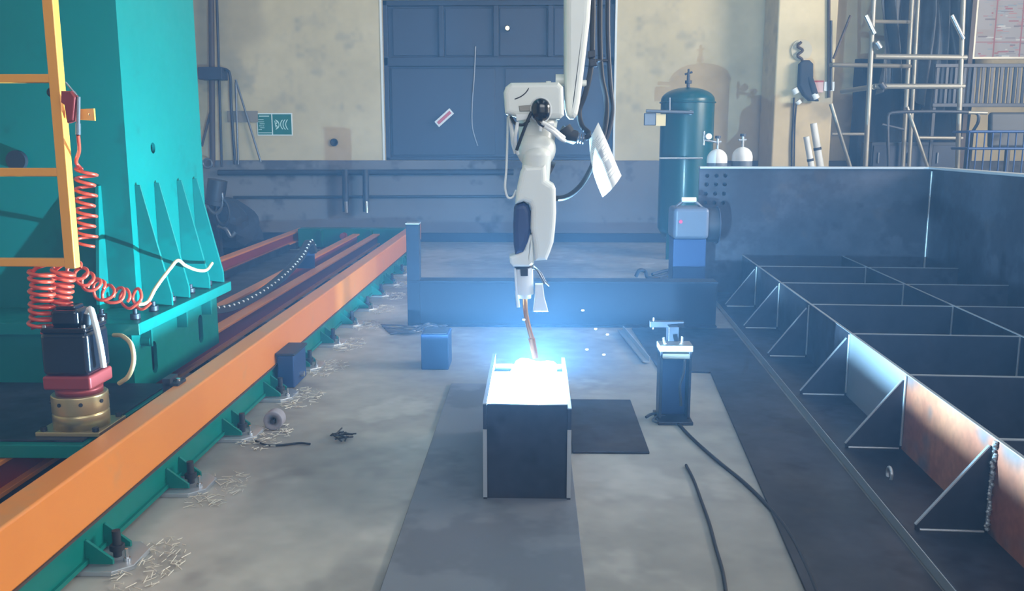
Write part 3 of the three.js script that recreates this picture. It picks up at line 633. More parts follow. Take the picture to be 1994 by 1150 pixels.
  part('torch_neck', hose([R(1022, 578, 0.04), R(1024, 610, 0.04), R(1031, 642, 0.03), R(1037, 662, 0.02)], 0.012, 30, 12), M.copper, t);
  part('gas_nozzle', bar(R(1035, 658, 0.02), R(1043, 696, 0.01), 0.017, 18, 0.014), M.copper, t);
  // supply hoses on the far side of the arm
  part('hose_connector', [bar(R(1093, 258, 0.02), R(1120, 268, 0.0), 0.034, 18), bar(R(1096, 250, 0.02), R(1104, 262, 0.02), 0.04, 16)], M.rubber, t);
  for (let k = 0; k < 4; k++) part('corrugated_ring', bar(R(1120 + k * 5, 268 + k * 0.6, 0), R(1122 + k * 5, 268.3 + k * 0.6, 0), 0.026, 18), M.pipeLight, t);
  part('supply_hose', hose([R(1154, -125, -0.05), R(1154, 60, -0.05), R(1151, 130, -0.05), R(1139, 185, -0.05), R(1128, 215, -0.05), R(1133, 245, -0.03), R(1148, 262, 0), R(1138, 270, 0)], 0.013, 70, 10), M.rubber, t);
  part('supply_hose', hose([R(1170, -125, -0.08), R(1168, 80, -0.08), R(1172, 150, -0.08), R(1181, 200, -0.08), R(1176, 260, -0.06), R(1152, 325, -0.04), R(1130, 362, 0), R(1105, 382, 0.02), R(1084, 386, 0.02), R(1074, 380, 0.0)], 0.013, 90, 10), M.rubber, t);
  part('supply_hose', hose([R(1184, -125, -0.1), R(1184, 90, -0.1), R(1188, 160, -0.1), R(1192, 220, -0.09), R(1180, 270, -0.07), R(1160, 300, -0.05)], 0.012, 70, 10), M.pipe, t);
  part('hose_clamp', [slab(P(0, 1146, 98, 1160, 96, 1160, 110, 1146, 112), ZR - 0.05, 0.05, 0.004), slab(P(0, 1148, 114, 1160, 113, 1164, 128, 1150, 129), ZR - 0.05, 0.05, 0.004), bar(R(1150, 118, -0.05), R(1182, 118, -0.09), 0.008, 8)], M.pipe, t);
}
// gantry boom that carries the robot, above the picture
{
  const t = thing('gantry_boom', 'teal boom reaching from the column to the robot mount, above the view', 'boom', V(-1, 3.15, ZR));
  part('boom_box', box(-2.2, 0.75, 3.02, 3.42, ZR - 0.27, ZR + 0.17, 0.01), M.teal, t);
  part('boom_saddle', box(-3.0, -2.2, 2.95, 3.6, CZ0, ZR + 0.2, 0.01), M.teal, t);
  part('robot_mount_plate', box(-0.1, 0.5, 3.0, 3.02, ZR - 0.27, ZR + 0.17), M.pipe, t);
}
// instruction sheet hanging from the hoses
{
  const c = document.createElement('canvas'); c.width = 128; c.height = 256; const k = c.getContext('2d');
  k.fillStyle = '#e6e8e4'; k.fillRect(0, 0, 128, 256); k.fillStyle = '#b4bcc0';
  for (let i = 0; i < 26; i++) k.fillRect(14 + (i % 3) * 6, 26 + i * 7.5, 30 + ((i * 37) % 62), 3);
  k.fillStyle = '#aab2ba'; k.fillRect(40, 90, 40, 34); k.fillRect(30, 160, 26, 22); k.fillRect(70, 150, 30, 40);
  const tx = new THREE.CanvasTexture(c); tx.colorSpace = THREE.SRGBColorSpace;
  const q = px(-4.34, 1165, 238, 1211, 342, 1174, 384, 1147, 272), nu = 8, nv = 16, pos = [], uv = [], idx = [];
  for (let j = 0; j <= nv; j++) for (let i = 0; i <= nu; i++) {
    const a = i / nu, b = j / nv, s = q[3].clone().lerp(q[0], a), e = q[2].clone().lerp(q[1], a), p = s.lerp(e, b);
    p.z += 0.06 * Math.sin(Math.PI * a) * (0.3 + b) + 0.02 * Math.sin(b * 5); p.x -= 0.018 * Math.sin(Math.PI * b) * (1 - a);
    pos.push(p.x, p.y, p.z); uv.push(a, 1 - b);
  }
  const grid = (d) => { const g = new THREE.BufferGeometry(), o = pos.slice(); for (let i = 2; i < o.length; i += 3) o[i] += d; g.setAttribute('position', new THREE.Float32BufferAttribute(o, 3)); g.setAttribute('uv', new THREE.Float32BufferAttribute(uv, 2)); return g; };
  for (let j = 0; j < nv; j++) for (let i = 0; i < nu; i++) { const a = j * (nu + 1) + i, b = a + 1, d = a + nu + 1, e = d + 1; idx.push(a, d, b, b, d, e); }
  const f = grid(0.0006); f.setIndex(idx); f.computeVertexNormals();
  const bk = grid(-0.0006); bk.setIndex(idx.slice().reverse()); bk.computeVertexNormals();
  single('hanging_sheet', [f, bk], std({ map: tx, roughness: 0.7, side: THREE.DoubleSide }), 'curled white printed sheet hanging from the robot hoses', 'paper', q[0], undefined, true);
}
// the welding arc
{
  const p = at(1042, 728, ZR), t = thing('welding_arc', 'blinding blue-white welding arc at the robot torch tip', 'arc', p);
  const g = new THREE.IcosahedronGeometry(0.075, 4), a = g.attributes.position;
  for (let i = 0; i < a.count; i++) {
    const v = V(a.getX(i), a.getY(i), a.getZ(i)), k = 1 + 0.22 * Math.sin(v.x * 60 + 1) * Math.cos(v.y * 47) + 0.14 * Math.sin(v.z * 70);
    a.setXYZ(i, v.x * k * 1.5, v.y * k * (v.y < 0 ? 0.55 : 1.0), v.z * k * 0.9);
  }
  g.computeVertexNormals(); g.translate(p.x, p.y, p.z);
  const glow = std({ color: '#ffffff', emissive: new THREE.Color(0.75, 0.92, 1.0), emissiveIntensity: 12 });
  const m = part('arc_flame', g, glow, t); m.castShadow = false;
  const l = new THREE.PointLight(new THREE.Color(0.42, 0.77, 1.0), 165, 0, 2);
  l.castShadow = true; l.shadow.radius = 0.5; l.position.set(0, 0.447 - p.y, -0.06); t.add(l);
  [[1135, 604], [1160, 640], [1183, 651], [1143, 680], [1176, 690], [1020, 622]].forEach(([u, v], i) => {
    const c = at(u, v, ZR + 0.03 * i);
    const s = single('weld_spark', new THREE.IcosahedronGeometry(0.005, 1).scale(1.4, 0.8, 1).translate(c.x, c.y, c.z), glow, ['bright spark flying highest to the right of the arc', 'spark above the pale floor patch right of the arc', 'farthest spark to the right of the arc', 'low spark nearest the right side of the arc', 'lowest spark to the right of the arc', 'spark just below the torch rod'][i], 'spark', c, 'sparks from the arc');
    s.castShadow = false;
  });
}

// ---------------------------------------------------------------- along the back wall
function signTexture() {
  const c = document.createElement('canvas'); c.width = 420; c.height = 256; const k = c.getContext('2d');
  k.fillStyle = '#dfeae6'; k.fillRect(0, 0, 420, 256);
  k.fillStyle = '#0b6a58'; k.fillRect(6, 10, 168, 236); k.fillRect(186, 10, 226, 236);
  k.fillStyle = '#cfe6de'; k.fillRect(26, 26, 122, 12); k.fillRect(10, 222, 160, 8);
  [[14, 70, 66], [14, 96, 44], [58, 96, 26], [30, 118, 60], [20, 142, 34], [62, 142, 20], [34, 164, 52], [14, 186, 40]].forEach(([x, y, w]) => k.fillRect(x, y, w, 7));
  k.strokeStyle = '#d6eee6'; k.lineWidth = 9; k.lineCap = 'round';
  const arc = (x, y, r, a, b) => { k.beginPath(); k.arc(x, y, r, a, b); k.stroke(); };
  arc(214, 100, 26, -1.2, 1.3); arc(214, 160, 26, -1.3, 1.2); arc(200, 130, 62, -0.75, 0.75);
  arc(352, 130, 70, 2.3, 3.98); arc(386, 130, 74, 2.3, 3.98); arc(422, 130, 78, 2.35, 3.93);
  k.beginPath(); k.moveTo(214, 90); k.lineTo(226, 160); k.stroke();
  const t = new THREE.CanvasTexture(c); t.colorSpace = THREE.SRGBColorSpace; return t;
}
{
  const a = wp(499, 220, 0.02), b = wp(570, 264, 0.02), t = thing('wall_sign', 'green safety sign with white print and curved symbols on the beige wall', 'sign', V((a.x + b.x) / 2, b.y, ZB + 0.006));
  part('sign_board', box(a.x, b.x, b.y, a.y, ZB + 0.001, ZB + 0.012, 0.003), M.whitePlastic, t);
  part('sign_print', new THREE.PlaneGeometry(b.x - a.x - 0.01, a.y - b.y - 0.01).translate((a.x + b.x) / 2, (a.y + b.y) / 2, ZB + 0.0135), std({ map: signTexture(), roughness: 0.5 }), t, true);
}
{
  const p = wp(651, 277, 0);
  single('wall_socket', lathe([[0.0, 0.005], [0.03, 0.01], [0.045, 0.03], [0.06, 0.03], [0.06, 0.0], [0.0, 0.0]], V(0, 0, 0), 20).rotateX(Math.PI / 2).translate(p.x, p.y, ZB), M.rubber, 'small round dark outlet on the beige wall', 'outlet', p);
}
// services on the wall behind the column
const wb = (u0, v0, u1, v1, r, d = 0.12) => bar(wp(u0, v0, d), wp(u1, v1, d), r, 12);
{
  const t = thing('wall_conduit', 'dark brown conduit with box and brackets climbing the wall beside the column', 'conduit', wp(412, 320, 0.1));
  part('riser', wb(411, -40, 414, 325, 0.045), M.brownPipe, t);
  part('riser', wb(421, -40, 432, 325, 0.02), M.pipe, t);
  part('isolator_box', box(wp(385, 0, 0.1).x, wp(432, 0, 0.1).x, wp(400, 156, 0.1).y, wp(400, 132, 0.1).y, ZB, ZB + 0.28, 0.01), M.doorFrame, t);
  part('elbow_pipe', hose([wp(432, 136, 0.15), wp(444, 137, 0.15), wp(448, 148, 0.15), wp(450, 200, 0.12), wp(458, 320, 0.1)], 0.022, 40, 10), M.pipe, t);
  part('stay', wb(413, 205, 393, 285, 0.02), M.brownPipe, t);
  part('stay', wb(459, 155, 508, 315, 0.016, 0.06), M.pipeLight, t);
  part('drop_pipe', wb(459, 160, 464, 320, 0.016, 0.06), M.pipeLight, t);
  part('wall_plate', box(wp(432, 0).x, wp(492, 0).x, wp(460, 238).y, wp(460, 216).y, ZB, ZB + 0.03), std({ color: '#8d8172', roughness: 0.8 }), t);
  part('valve_wheel', new THREE.TorusGeometry(0.07, 0.016, 8, 20).translate(...wp(404, 318, 0.4).toArray()), M.pipeLight, t);
}
{
  const t = thing('wall_pipework', 'dark horizontal pipes with two short drops on the grey dado', 'pipes', wp(690, 380, 0.1));
  part('upper_pipe', wb(425, 336, 1000, 335, 0.045, 0.12), M.pipe, t);
  part('lower_pipe', wb(455, 384, 1000, 382, 0.022, 0.1), M.pipe, t);
  for (const u of [672, 712]) {
    part('drop_pipe', wb(u, 330, u + 1, 412, 0.05, 0.2), M.pipe, t);
    part('drop_nozzle', wb(u + 2, 392, u + 3, 414, 0.03, 0.26), M.chrome, t);
  }
}
// pile of hoses and a shrouded pump behind the column
{
  const z = -12.6, c = at(445, 430, z);
  const t = thing('shrouded_pump', 'dark shrouded pump with grey hose coils behind the column', 'pump', V(c.x, 0, z));
  const g = new THREE.IcosahedronGeometry(0.5, 4), a = g.attributes.position;
  for (let i = 0; i < a.count; i++) { const v = V(a.getX(i), a.getY(i), a.getZ(i)), k = 1 + 0.12 * Math.sin(v.x * 9 + v.y * 5) + 0.08 * Math.sin(v.z * 14 + v.y * 11); a.setXYZ(i, v.x * k * 0.95, Math.max(v.y * k * 0.8, -0.38), v.z * k * 0.7); }
  g.computeVertexNormals(); g.translate(c.x, 0.38, z);
  part('shroud', g, std({ color: '#2a2e3a', roughness: 0.8 }), t);
  part('motor_housing', [bar(at(418, 392, z + 0.4), at(424, 350, z + 0.4), 0.13, 20), bar(at(417, 398, z + 0.4), at(418, 390, z + 0.4), 0.15, 20)], M.pipe, t);
  const d = at(418, 385, z + 0.45);
  part('hose_coil', new THREE.TorusGeometry(0.16, 0.025, 8, 28).scale(0.7, 1.3, 1).translate(d.x, d.y, d.z), M.pipeLight, t);
  part('hose_coil', new THREE.TorusGeometry(0.13, 0.022, 8, 28).scale(0.7, 1.3, 1).translate(d.x + 0.1, d.y - 0.2, d.z), M.pipe, t);
  part('wrapping', hose([at(425, 440, z + 0.42), at(440, 446, z + 0.44), at(450, 460, z + 0.42), at(458, 452, z + 0.4)], 0.03, 24, 8), M.pipeLight, t);
  part('support_frame', [bar(V(d.x, 0, z + 0.3), V(d.x, d.y - 0.1, z + 0.4), 0.03, 8)], M.pipe, t);
}
// things hung on the dark shutter
single('hanging_cable', hose([wp(926, 90, 0.02), wp(923, 150, 0.04), wp(919, 210, 0.04), wp(920, 250, 0.04), wp(930, 284, 0.03)], 0.014, 40, 8), M.pipeLight, 'thin slack cable hanging down the dark shutter', 'cable', wp(923, 100, 0));
{
  const c = wp(865, 229, -0.08), t = thing('warning_tag', 'small tilted red and white tag hanging on the dark shutter', 'tag', c);
  const q = (w, h, d) => new RoundedBoxGeometry(w, h, 0.008, 1, 0.003).rotateZ(0.72).translate(c.x, c.y, c.z + d);
  part('tag_card', q(0.32, 0.11, 0), M.whitePlastic, t);
  part('red_stripe', q(0.27, 0.05, 0.006), std({ color: '#c8636a', roughness: 0.6 }), t);
}
{
  const p = wp(988, 55, -0.06), t = thing('warm_glint', 'tiny warm reflection built as a lamp glowing at the top of the dark shutter', 'glint', p);  // warm reflection on the shutter, built as a glowing bulb
  part('glint_base', new THREE.CylinderGeometry(0.035, 0.045, 0.06, 14).rotateX(Math.PI / 2).translate(p.x, p.y, p.z - 0.02), M.pipe, t);
  part('glint_bulb', new THREE.SphereGeometry(0.032, 14, 10).translate(p.x, p.y, p.z + 0.02), std({ color: '#fff0d0', emissive: new THREE.Color(1, 0.8, 0.45), emissiveIntensity: 3 }), t).castShadow = false;
  const l = new THREE.PointLight(new THREE.Color(1, 0.8, 0.45), 0.15); l.castShadow = true; l.position.set(0, 0, 0.02); t.add(l);
}
// compressed air tank
{
  const z = -12.4, c = at(1340, 170, z), x = c.x, top = c.y, r = at(1391, 200, z).x - x;
  const t = thing('air_tank', 'tall dark teal compressed air tank against the back wall', 'tank', V(x, 0, z));
  const dome = []; for (let i = 0; i <= 10; i++) { const a = i / 10 * Math.PI / 2; dome.push([r * Math.cos(a), top - 0.17 + 0.17 * Math.sin(a)]); }
  part('shell', lathe([[0, 0.25], [r * 0.8, 0.29], [r, 0.42], ...dome], V(x, 0, z), 40), M.tank, t);
  for (const a of [0.4, 2.5, 4.6]) part('leg', box(x + 0.8 * r * Math.cos(a) - 0.03, x + 0.8 * r * Math.cos(a) + 0.03, 0, 0.36, z + 0.8 * r * Math.sin(a) - 0.03, z + 0.8 * r * Math.sin(a) + 0.03), M.tank, t);
  part('safety_valve', [bar(V(x, top - 0.01, z), V(x, top + 0.16, z), 0.022, 10), bar(V(x, top + 0.05, z), V(x, top + 0.09, z), 0.045, 8), bar(V(x, top + 0.13, z), V(x, top + 0.24, z), 0.016, 8), bar(V(x - 0.05, top + 0.17, z), V(x + 0.05, top + 0.2, z), 0.014, 8)], M.pipe, t);
  part('outlet_pipe', [bar(at(1258, 216, z + 0.5), at(1350, 219, z + 0.5), 0.022, 12), bar(at(1345, 219, z + 0.5), at(1345, 219, z + 0.25), 0.03, 12), bar(at(1304, 190, z + 0.5), at(1304, 218, z + 0.5), 0.012, 10)], M.pipeLight, t);
  part('name_plate', box(at(1284, 0, z + 0.45).x, at(1303, 0, z + 0.45).x, at(1290, 245, z + 0.45).y, at(1290, 222, z + 0.45).y, z + 0.44, z + 0.452), M.cream, t);
  part('gauge_box', box(at(1260, 0, z + 0.4).x, at(1283, 0, z + 0.4).x, at(1270, 244, z + 0.4).y, at(1270, 220, z + 0.4).y, z + 0.36, z + 0.44, 0.01), M.pipeLight, t);
  part('drain_pipe', bar(at(1284, 308, z + 0.45), at(1368, 308, z + 0.45), 0.014, 10), M.chrome, t);
  part('strap', [new THREE.TorusGeometry(r + 0.008, 0.012, 8, 40).rotateX(Math.PI / 2).translate(x, top - 0.2, z)], M.tank, t);
}
// gas cylinders
{
  const z = -10.6;
  [[1398, 266, 'steel gas cylinder with white shoulder next to the teal tank'], [1447, 262, 'steel gas cylinder with white shoulder standing nearer the pillar']].forEach(([u, v, label]) => {
    const c = at(u, v, z), top = c.y, t = thing('gas_cylinder', label, 'cylinder', V(c.x, 0, z), 'gas cylinders behind the girder');
    const sh = []; for (let i = 0; i <= 8; i++) { const a = i / 8 * 1.35; sh.push([0.118 * Math.cos(a), top - 0.26 + 0.12 * Math.sin(a)]); }
    part('cylinder_body', lathe([[0, 0], [0.118, 0], [0.118, top - 0.30]], V(c.x, 0, z), 24), std({ color: '#5c6572', roughness: 0.5 }), t);
    part('shoulder', lathe([[0.118, top - 0.30], ...sh, [0.0, top - 0.135]], V(c.x, 0, z), 24), M.whitePlastic, t);
    part('valve', [bar(V(c.x, top - 0.15, z), V(c.x, top - 0.02, z), 0.018, 10), bar(V(c.x - 0.05, top - 0.06, z), V(c.x + 0.04, top - 0.06, z), 0.014, 8)], M.chrome, t);
    part('handwheel', bar(V(c.x, top - 0.02, z), V(c.x, top + 0.01, z), 0.034, 12), M.pipe, t);
  });
  const a = at(1376, 262, z + 0.1), t = thing('gas_regulator', 'small bright gas regulator beside the tank, left of the cylinders', 'regulator', a);
  part('gauge', bar(V(a.x + 0.02, a.y - 0.02, a.z), V(a.x + 0.02, a.y - 0.02, a.z + 0.04), 0.035, 16), M.whitePlastic, t);
  part('stem', bar(V(a.x - 0.03, a.y - 0.12, a.z), V(a.x - 0.03, a.y + 0.04, a.z), 0.014, 8), M.chrome, t);
  part('regulator_arm', bar(V(a.x - 0.04, a.y - 0.06, a.z), V(a.x + 0.09, a.y - 0.08, a.z), 0.013, 8), M.chrome, t);
}
// wire feeder on its stand
{
  const z = -8.85, l = at(1306, 430, z).x, r = at(1374, 430, z).x, y0 = at(1340, 462, z).y, y1 = at(1340, 402, z).y;
  const t = thing('wire_feeder', 'grey wire feeder box with carry handle and red light on a stand', 'feeder', V((l + r) / 2, 0, z));
  part('case', new RoundedBoxGeometry(r - l, y1 - y0, 0.4, 3, 0.04).translate((l + r) / 2, (y0 + y1) / 2, z), std({ color: '#5a6478', roughness: 0.45 }), t);
  part('handle', hose([V(l + 0.03, y1 - 0.02, z), V(l + 0.12, y1 + 0.055, z), V((l + r) / 2, y1 + 0.065, z), V(r - 0.12, y1 + 0.055, z), V(r - 0.03, y1 - 0.02, z)], 0.016, 30, 8), M.pipeLight, t);
  part('handle_grip', bar(V((l + r) / 2 - 0.07, y1 + 0.066, z), V((l + r) / 2 + 0.07, y1 + 0.066, z), 0.026, 12), M.whitePlastic, t);
  part('indicator_button', bar(V(l + 0.065, y1 - 0.13, z + 0.2), V(l + 0.065, y1 - 0.13, z + 0.212), 0.018, 12), std({ color: '#d2436c', roughness: 0.4 }), t);
  part('wire_spool', bar(V(r, y0 + 0.12, z - 0.05), V(r + 0.12, y0 + 0.12, z - 0.05), 0.17, 28), M.pipe, t);
  part('spool_rim', [bar(V(r + 0.118, y0 + 0.12, z - 0.05), V(r + 0.128, y0 + 0.12, z - 0.05), 0.185, 28)], M.doorFrame, t);
  part('stand_column', box((l + r) / 2 - 0.16, (l + r) / 2 + 0.16, 0.06, y0, z - 0.14, z + 0.14, 0.01), M.blueMetal, t);
  part('stand_base', box((l + r) / 2 - 0.2, (l + r) / 2 + 0.22, 0, 0.06, z - 0.18, z + 0.18, 0.01), M.blueMetal, t);
}
{
  const p = (u, v, y = 0.03) => atY(u, v, y);
  single('tangled_cable', [hose([p(1238, 538), p(1245, 526, 0.1), p(1256, 528, 0.08), p(1262, 540), p(1290, 538), p(1312, 528, 0.05), p(1340, 534)], 0.022, 60, 8), hose([p(1270, 534), p(1300, 526, 0.06), p(1330, 524, 0.06), p(1344, 530), p(1320, 540), p(1285, 543)], 0.02, 60, 8)], M.pipe, 'tangle of dark cable on the floor below the wire feeder', 'cable', p(1290, 536, 0));
}

// ---------------------------------------------------------------- right-hand back corner
{
  const zf = -11.6, zr = -12.9, t = thing('scaffold_tower', 'grey tubular scaffold tower with cross braces beside the pillar', 'scaffold', V(at(1740, 320, zf).x, 0, (zf + zr) / 2));
  const foot = (u, z) => V(at(u, 320, z).x, 0, z), head = (u, v, z) => at(u, v, z);
  const post = (u0, u1, z, r = 0.03) => { const a = at(u1, 320, z), b = at(u0, 0, z), d = b.clone().sub(a), k = a.y / d.y; part('standard', bar(V(a.x - d.x * k * 0.0, 0, z), b, r, 12), M.scaffold, t); };
  post(1701, 1689, zf, 0.032); post(1876, 1874, zf, 0.03); post(1776, 1761, zr, 0.032); post(1788, 1774, zr + 0.3, 0.026);
  const tube = (n, u0, v0, u1, v1, z, r = 0.026, m = M.scaffold, z2 = z) => part(n, bar(at(u0, v0, z), at(u1, v1, z2), r, 10), m, t);
  tube('ledger', 1704, 110, 1882, 112, zf, 0.034); tube('ledger', 1618, 126, 1772, 129, zf - 0.4, 0.03, M.scaffold, zr);
  tube('ledger', 1702, 168, 1878, 168, zf, 0.034); tube('ledger', 1640, 178, 1702, 169, zf - 0.7, 0.034, M.scaffold, zf);
  tube('ledger', 1700, 42, 1772, 43, zf, 0.024, M.scaffold, zr);
  tube('ledger', 1620, 261, 1686, 261, zf - 0.6, 0.022); tube('ledger', 1786, 268, 1874, 269, zr + 0.3, 0.026);
  tube('brace', 1656, 30, 1623, 114, zf - 0.5, 0.016, M.brownPipe); tube('brace', 1686, 30, 1703, 66, zf + 0.1, 0.03, M.chrome);
  tube('brace', 1853, 30, 1876, 76, zf + 0.1, 0.028, M.chrome); tube('brace', 1618, 202, 1657, 330, zf - 0.2, 0.026, M.scaffold);
  tube('brace', 1766, 208, 1808, 330, zf + 0.2, 0.022, M.scaffold);
  tube('upright_bar', 1618, 40, 1618, 176, zf - 0.5, 0.018, M.pipe);
  part('coupler', [bar(at(1706, 82, zf + 0.06), at(1714, 94, zf + 0.06), 0.04, 8)], M.chrome, t);
  part('coupler', [bar(at(1715, 162, zf + 0.05), at(1722, 172, zf + 0.05), 0.04, 8)], M.pipe, t);
}
// hanging tarpaulin with deep folds
{
  const z = -13.6, a = at(1706, 160, z), b = at(1884, 160, z), y0 = a.y - 0.25, y1 = 3.9, nu = 90, nv = 24, pos = [], idx = [];
  for (let s = 0; s < 2; s++) for (let j = 0; j <= nv; j++) for (let i = 0; i <= nu; i++) {
    const u = i / nu, v = j / nv, pinch = 0.85 + 0.3 * v;
    const f = 0.10 * Math.sin(u * 38 + 1.3 * Math.sin(v * 2.2)) * pinch + 0.06 * Math.sin(u * 71 + v * 5) + 0.05 * Math.sin(u * 17 - v * 3);
    pos.push(a.x + (b.x - a.x) * u + 0.06 * Math.sin(v * 4 + u * 9), y0 + (y1 - y0) * v + 0.18 * (1 - v) * Math.sin(u * 6 + 0.4), z + f - s * 0.006);
  }
  const m = (nu + 1) * (nv + 1);
  for (let j = 0; j < nv; j++) for (let i = 0; i < nu; i++) { const p = j * (nu + 1) + i, q = p + nu + 1; idx.push(p, p + 1, q, p + 1, q + 1, q, m + p, m + q, m + p + 1, m + p + 1, m + q, m + q + 1); }
  const g = new THREE.BufferGeometry(); g.setAttribute('position', new THREE.Float32BufferAttribute(pos, 3)); g.setIndex(idx); g.computeVertexNormals();
  const tp = single('hanging_tarp', g, M.tarp, 'grey plastic tarpaulin hanging in deep folds behind the scaffold', 'tarp', V((a.x + b.x) / 2, y0, z));
}
{
  const z = -13.2, t = thing('notice_board', 'board covered in red and white printed sheets in the far right corner', 'board', at(1930, 130, z));
  const c = document.createElement('canvas'); c.width = 256; c.height = 256; const k = c.getContext('2d');
  k.fillStyle = '#8c8482'; k.fillRect(0, 0, 256, 256);
  let q = 77; const rq = () => { q = (q * 1664525 + 1013904223) >>> 0; return q / 4294967296; };
  for (let i = 0; i < 150; i++) { k.fillStyle = ['#8a5252', '#aaa6a2', '#6c6062', '#986e6c', '#7a8086'][Math.floor(rq() * 5)]; k.fillRect(rq() * 250, rq() * 250, 6 + rq() * 30, 2 + rq() * 5); }
  k.fillStyle = '#8a5658'; k.fillRect(60, 0, 5, 256); k.fillRect(150, 0, 5, 256); k.fillRect(0, 190, 256, 4);
  const tx = new THREE.CanvasTexture(c); tx.colorSpace = THREE.SRGBColorSpace;
  const a = at(1893, 115, z), y1 = 3.6, w = 1.1;
  part('panel', box(a.x, a.x + w, a.y, y1, z - 0.04, z, 0.005), M.scaffold, t);
  part('printed_face', new THREE.PlaneGeometry(w - 0.06, y1 - a.y - 0.06).translate(a.x + w / 2, (a.y + y1) / 2, z + 0.003), std({ map: tx, roughness: 0.7 }), t, true);
  part('board_stile', box(a.x - 0.06, a.x, 0, y1, z - 0.05, z + 0.01), M.brownPipe, t);
}
{
  const z = -12.8, t = thing('mesh_barrier', 'grey slatted barrier panel with dark rails under the notice board', 'barrier', V(at(1910, 200, z).x, 0, z));
  const l = at(1815, 200, z).x, r = l + 1.6, y0 = at(1900, 204, z).y, y1 = at(1900, 127, z).y;
  part('rail', box(l, r, y1 - 0.03, y1 + 0.02, z - 0.02, z + 0.02, 0.006), M.pipe, t);
  part('rail', box(l, r, y0 - 0.03, y0 + 0.02, z - 0.02, z + 0.02, 0.006), M.pipe, t);
  for (let i = 0; i < 26; i++) { const x = l + 0.03 + i * (r - l) / 26; part('slat', box(x, x + 0.035, y0, y1 - 0.02, z - 0.008, z + 0.004 + 0.006 * (i % 3)), i % 2 ? M.darkFabric : M.pipe, t); }
  for (const x of [l + 0.02, r - 0.06]) part('post', box(x, x + 0.04, 0, y1, z - 0.045, z - 0.008), M.pipe, t);
}
{
  const z = -11.2, t = thing('hand_truck', 'dark tubular hand truck frame behind the scaffold', 'trolley', V(at(1820, 320, z).x, 0, z));
  part('frame_tube', hose([at(1730, 330, z), at(1729, 240, z), at(1731, 222, z), at(1742, 219, z), at(1890, 219, z), at(1904, 222, z), at(1905, 236, z), at(1893, 258, z)], 0.02, 70, 8), M.pipe, t);
  part('cross_tube', bar(at(1718, 242, z), at(1760, 252, z), 0.016, 8), M.pipe, t);
  part('grip', bar(at(1885, 219, z), at(1922, 220, z), 0.022, 10), M.scaffold, t);
  part('leg', bar(at(1893, 258, z), V(at(1890, 300, z).x, 0, z), 0.02, 8), M.pipe, t);
  part('leg', bar(at(1730, 326, z), V(at(1730, 326, z).x, 0, z), 0.02, 8), M.pipe, t);
}
{
  const z = -10.4, l = at(1886, 280, z).x, r = l + 0.7, y0 = 0.75, y1 = at(1900, 256, z).y, t = thing('wire_basket', 'dark blue wire basket trolley at the right edge', 'basket', V((l + r) / 2, 0, z));
  for (const y of [y1, (y0 * 0.55 + y1 * 0.45), y0 * 0.2 + y1 * 0.8, y0]) part('hoop', [bar(V(l, y, z), V(r, y, z), 0.014, 8), bar(V(l, y, z - 0.4), V(r, y, z - 0.4), 0.014, 8), bar(V(l, y, z), V(l, y, z - 0.4), 0.014, 8), bar(V(r, y, z), V(r, y, z - 0.4), 0.014, 8)], M.blueMetal, t);
  for (let i = 0; i < 9; i++) part('wire', bar(V(l + i * (r - l) / 8, y0, z), V(l + i * (r - l) / 8, y1, z), 0.008, 6), M.blueMetal, t);
  part('basket_floor', box(l, r, y0 - 0.01, y0, z - 0.4, z), M.blueMetal, t);
  for (const [x, q] of [[l, z], [r, z], [l, z - 0.4], [r, z - 0.4]]) part('leg', bar(V(x, 0, q), V(x, y0, q), 0.016, 8), M.blueMetal, t);
  const c = single('crumpled_bag', new THREE.IcosahedronGeometry(0.17, 2).scale(1.2, 0.7, 0.8).translate(l + 0.35, y0 + 0.13, z - 0.2), M.whitePlastic, 'pale crumpled bag lying in the blue wire basket', 'bag', V(l + 0.35, y0, z - 0.2));
  const cz = -10.95, cx = at(1965, 260, cz).x;
  const d = thing('black_chair', 'rounded black chair back above the blue basket', 'chair', V(cx, 0, cz));
  part('backrest', new RoundedBoxGeometry(0.5, 0.42, 0.08, 4, 0.038).rotateX(-0.12).translate(cx, y1 + 0.02, cz), M.rubber, d);
  part('stem', bar(V(cx, 0.04, cz), V(cx, y1 - 0.12, cz), 0.03, 10), M.pipe, d);
  part('base', box(cx - 0.2, cx + 0.2, 0, 0.05, cz - 0.18, cz + 0.1, 0.015), M.pipe, d);
}
{
  const z = -13.0;
  const t = thing('equipment_cabinet', 'dark navy equipment cabinet standing behind the scaffold', 'cabinet', V(at(1775, 320, z).x, 0, z));
  const l = at(1694, 320, z).x, r = at(1866, 320, z).x, y = at(1780, 276, z).y;
  part('cabinet_body', box(l, r, 0, y, z - 0.4, z, 0.015), std({ color: '#0d1a30', roughness: 0.5 }), t);
  for (let i = 0; i < 3; i++) { const d = part('door', box(l + 0.03 + i * (r - l) / 3, l + (i + 1) * (r - l) / 3 - 0.03, 0.08, y - 0.05, z, z + 0.02, 0.006), std({ color: '#12223e', roughness: 0.5 }), t); part('handle', box(l + 0.09 + i * (r - l) / 3, l + 0.11 + i * (r - l) / 3, y - 0.3, y - 0.15, z + 0.02, z + 0.045, 0.004), M.pipeLight, d); }
}
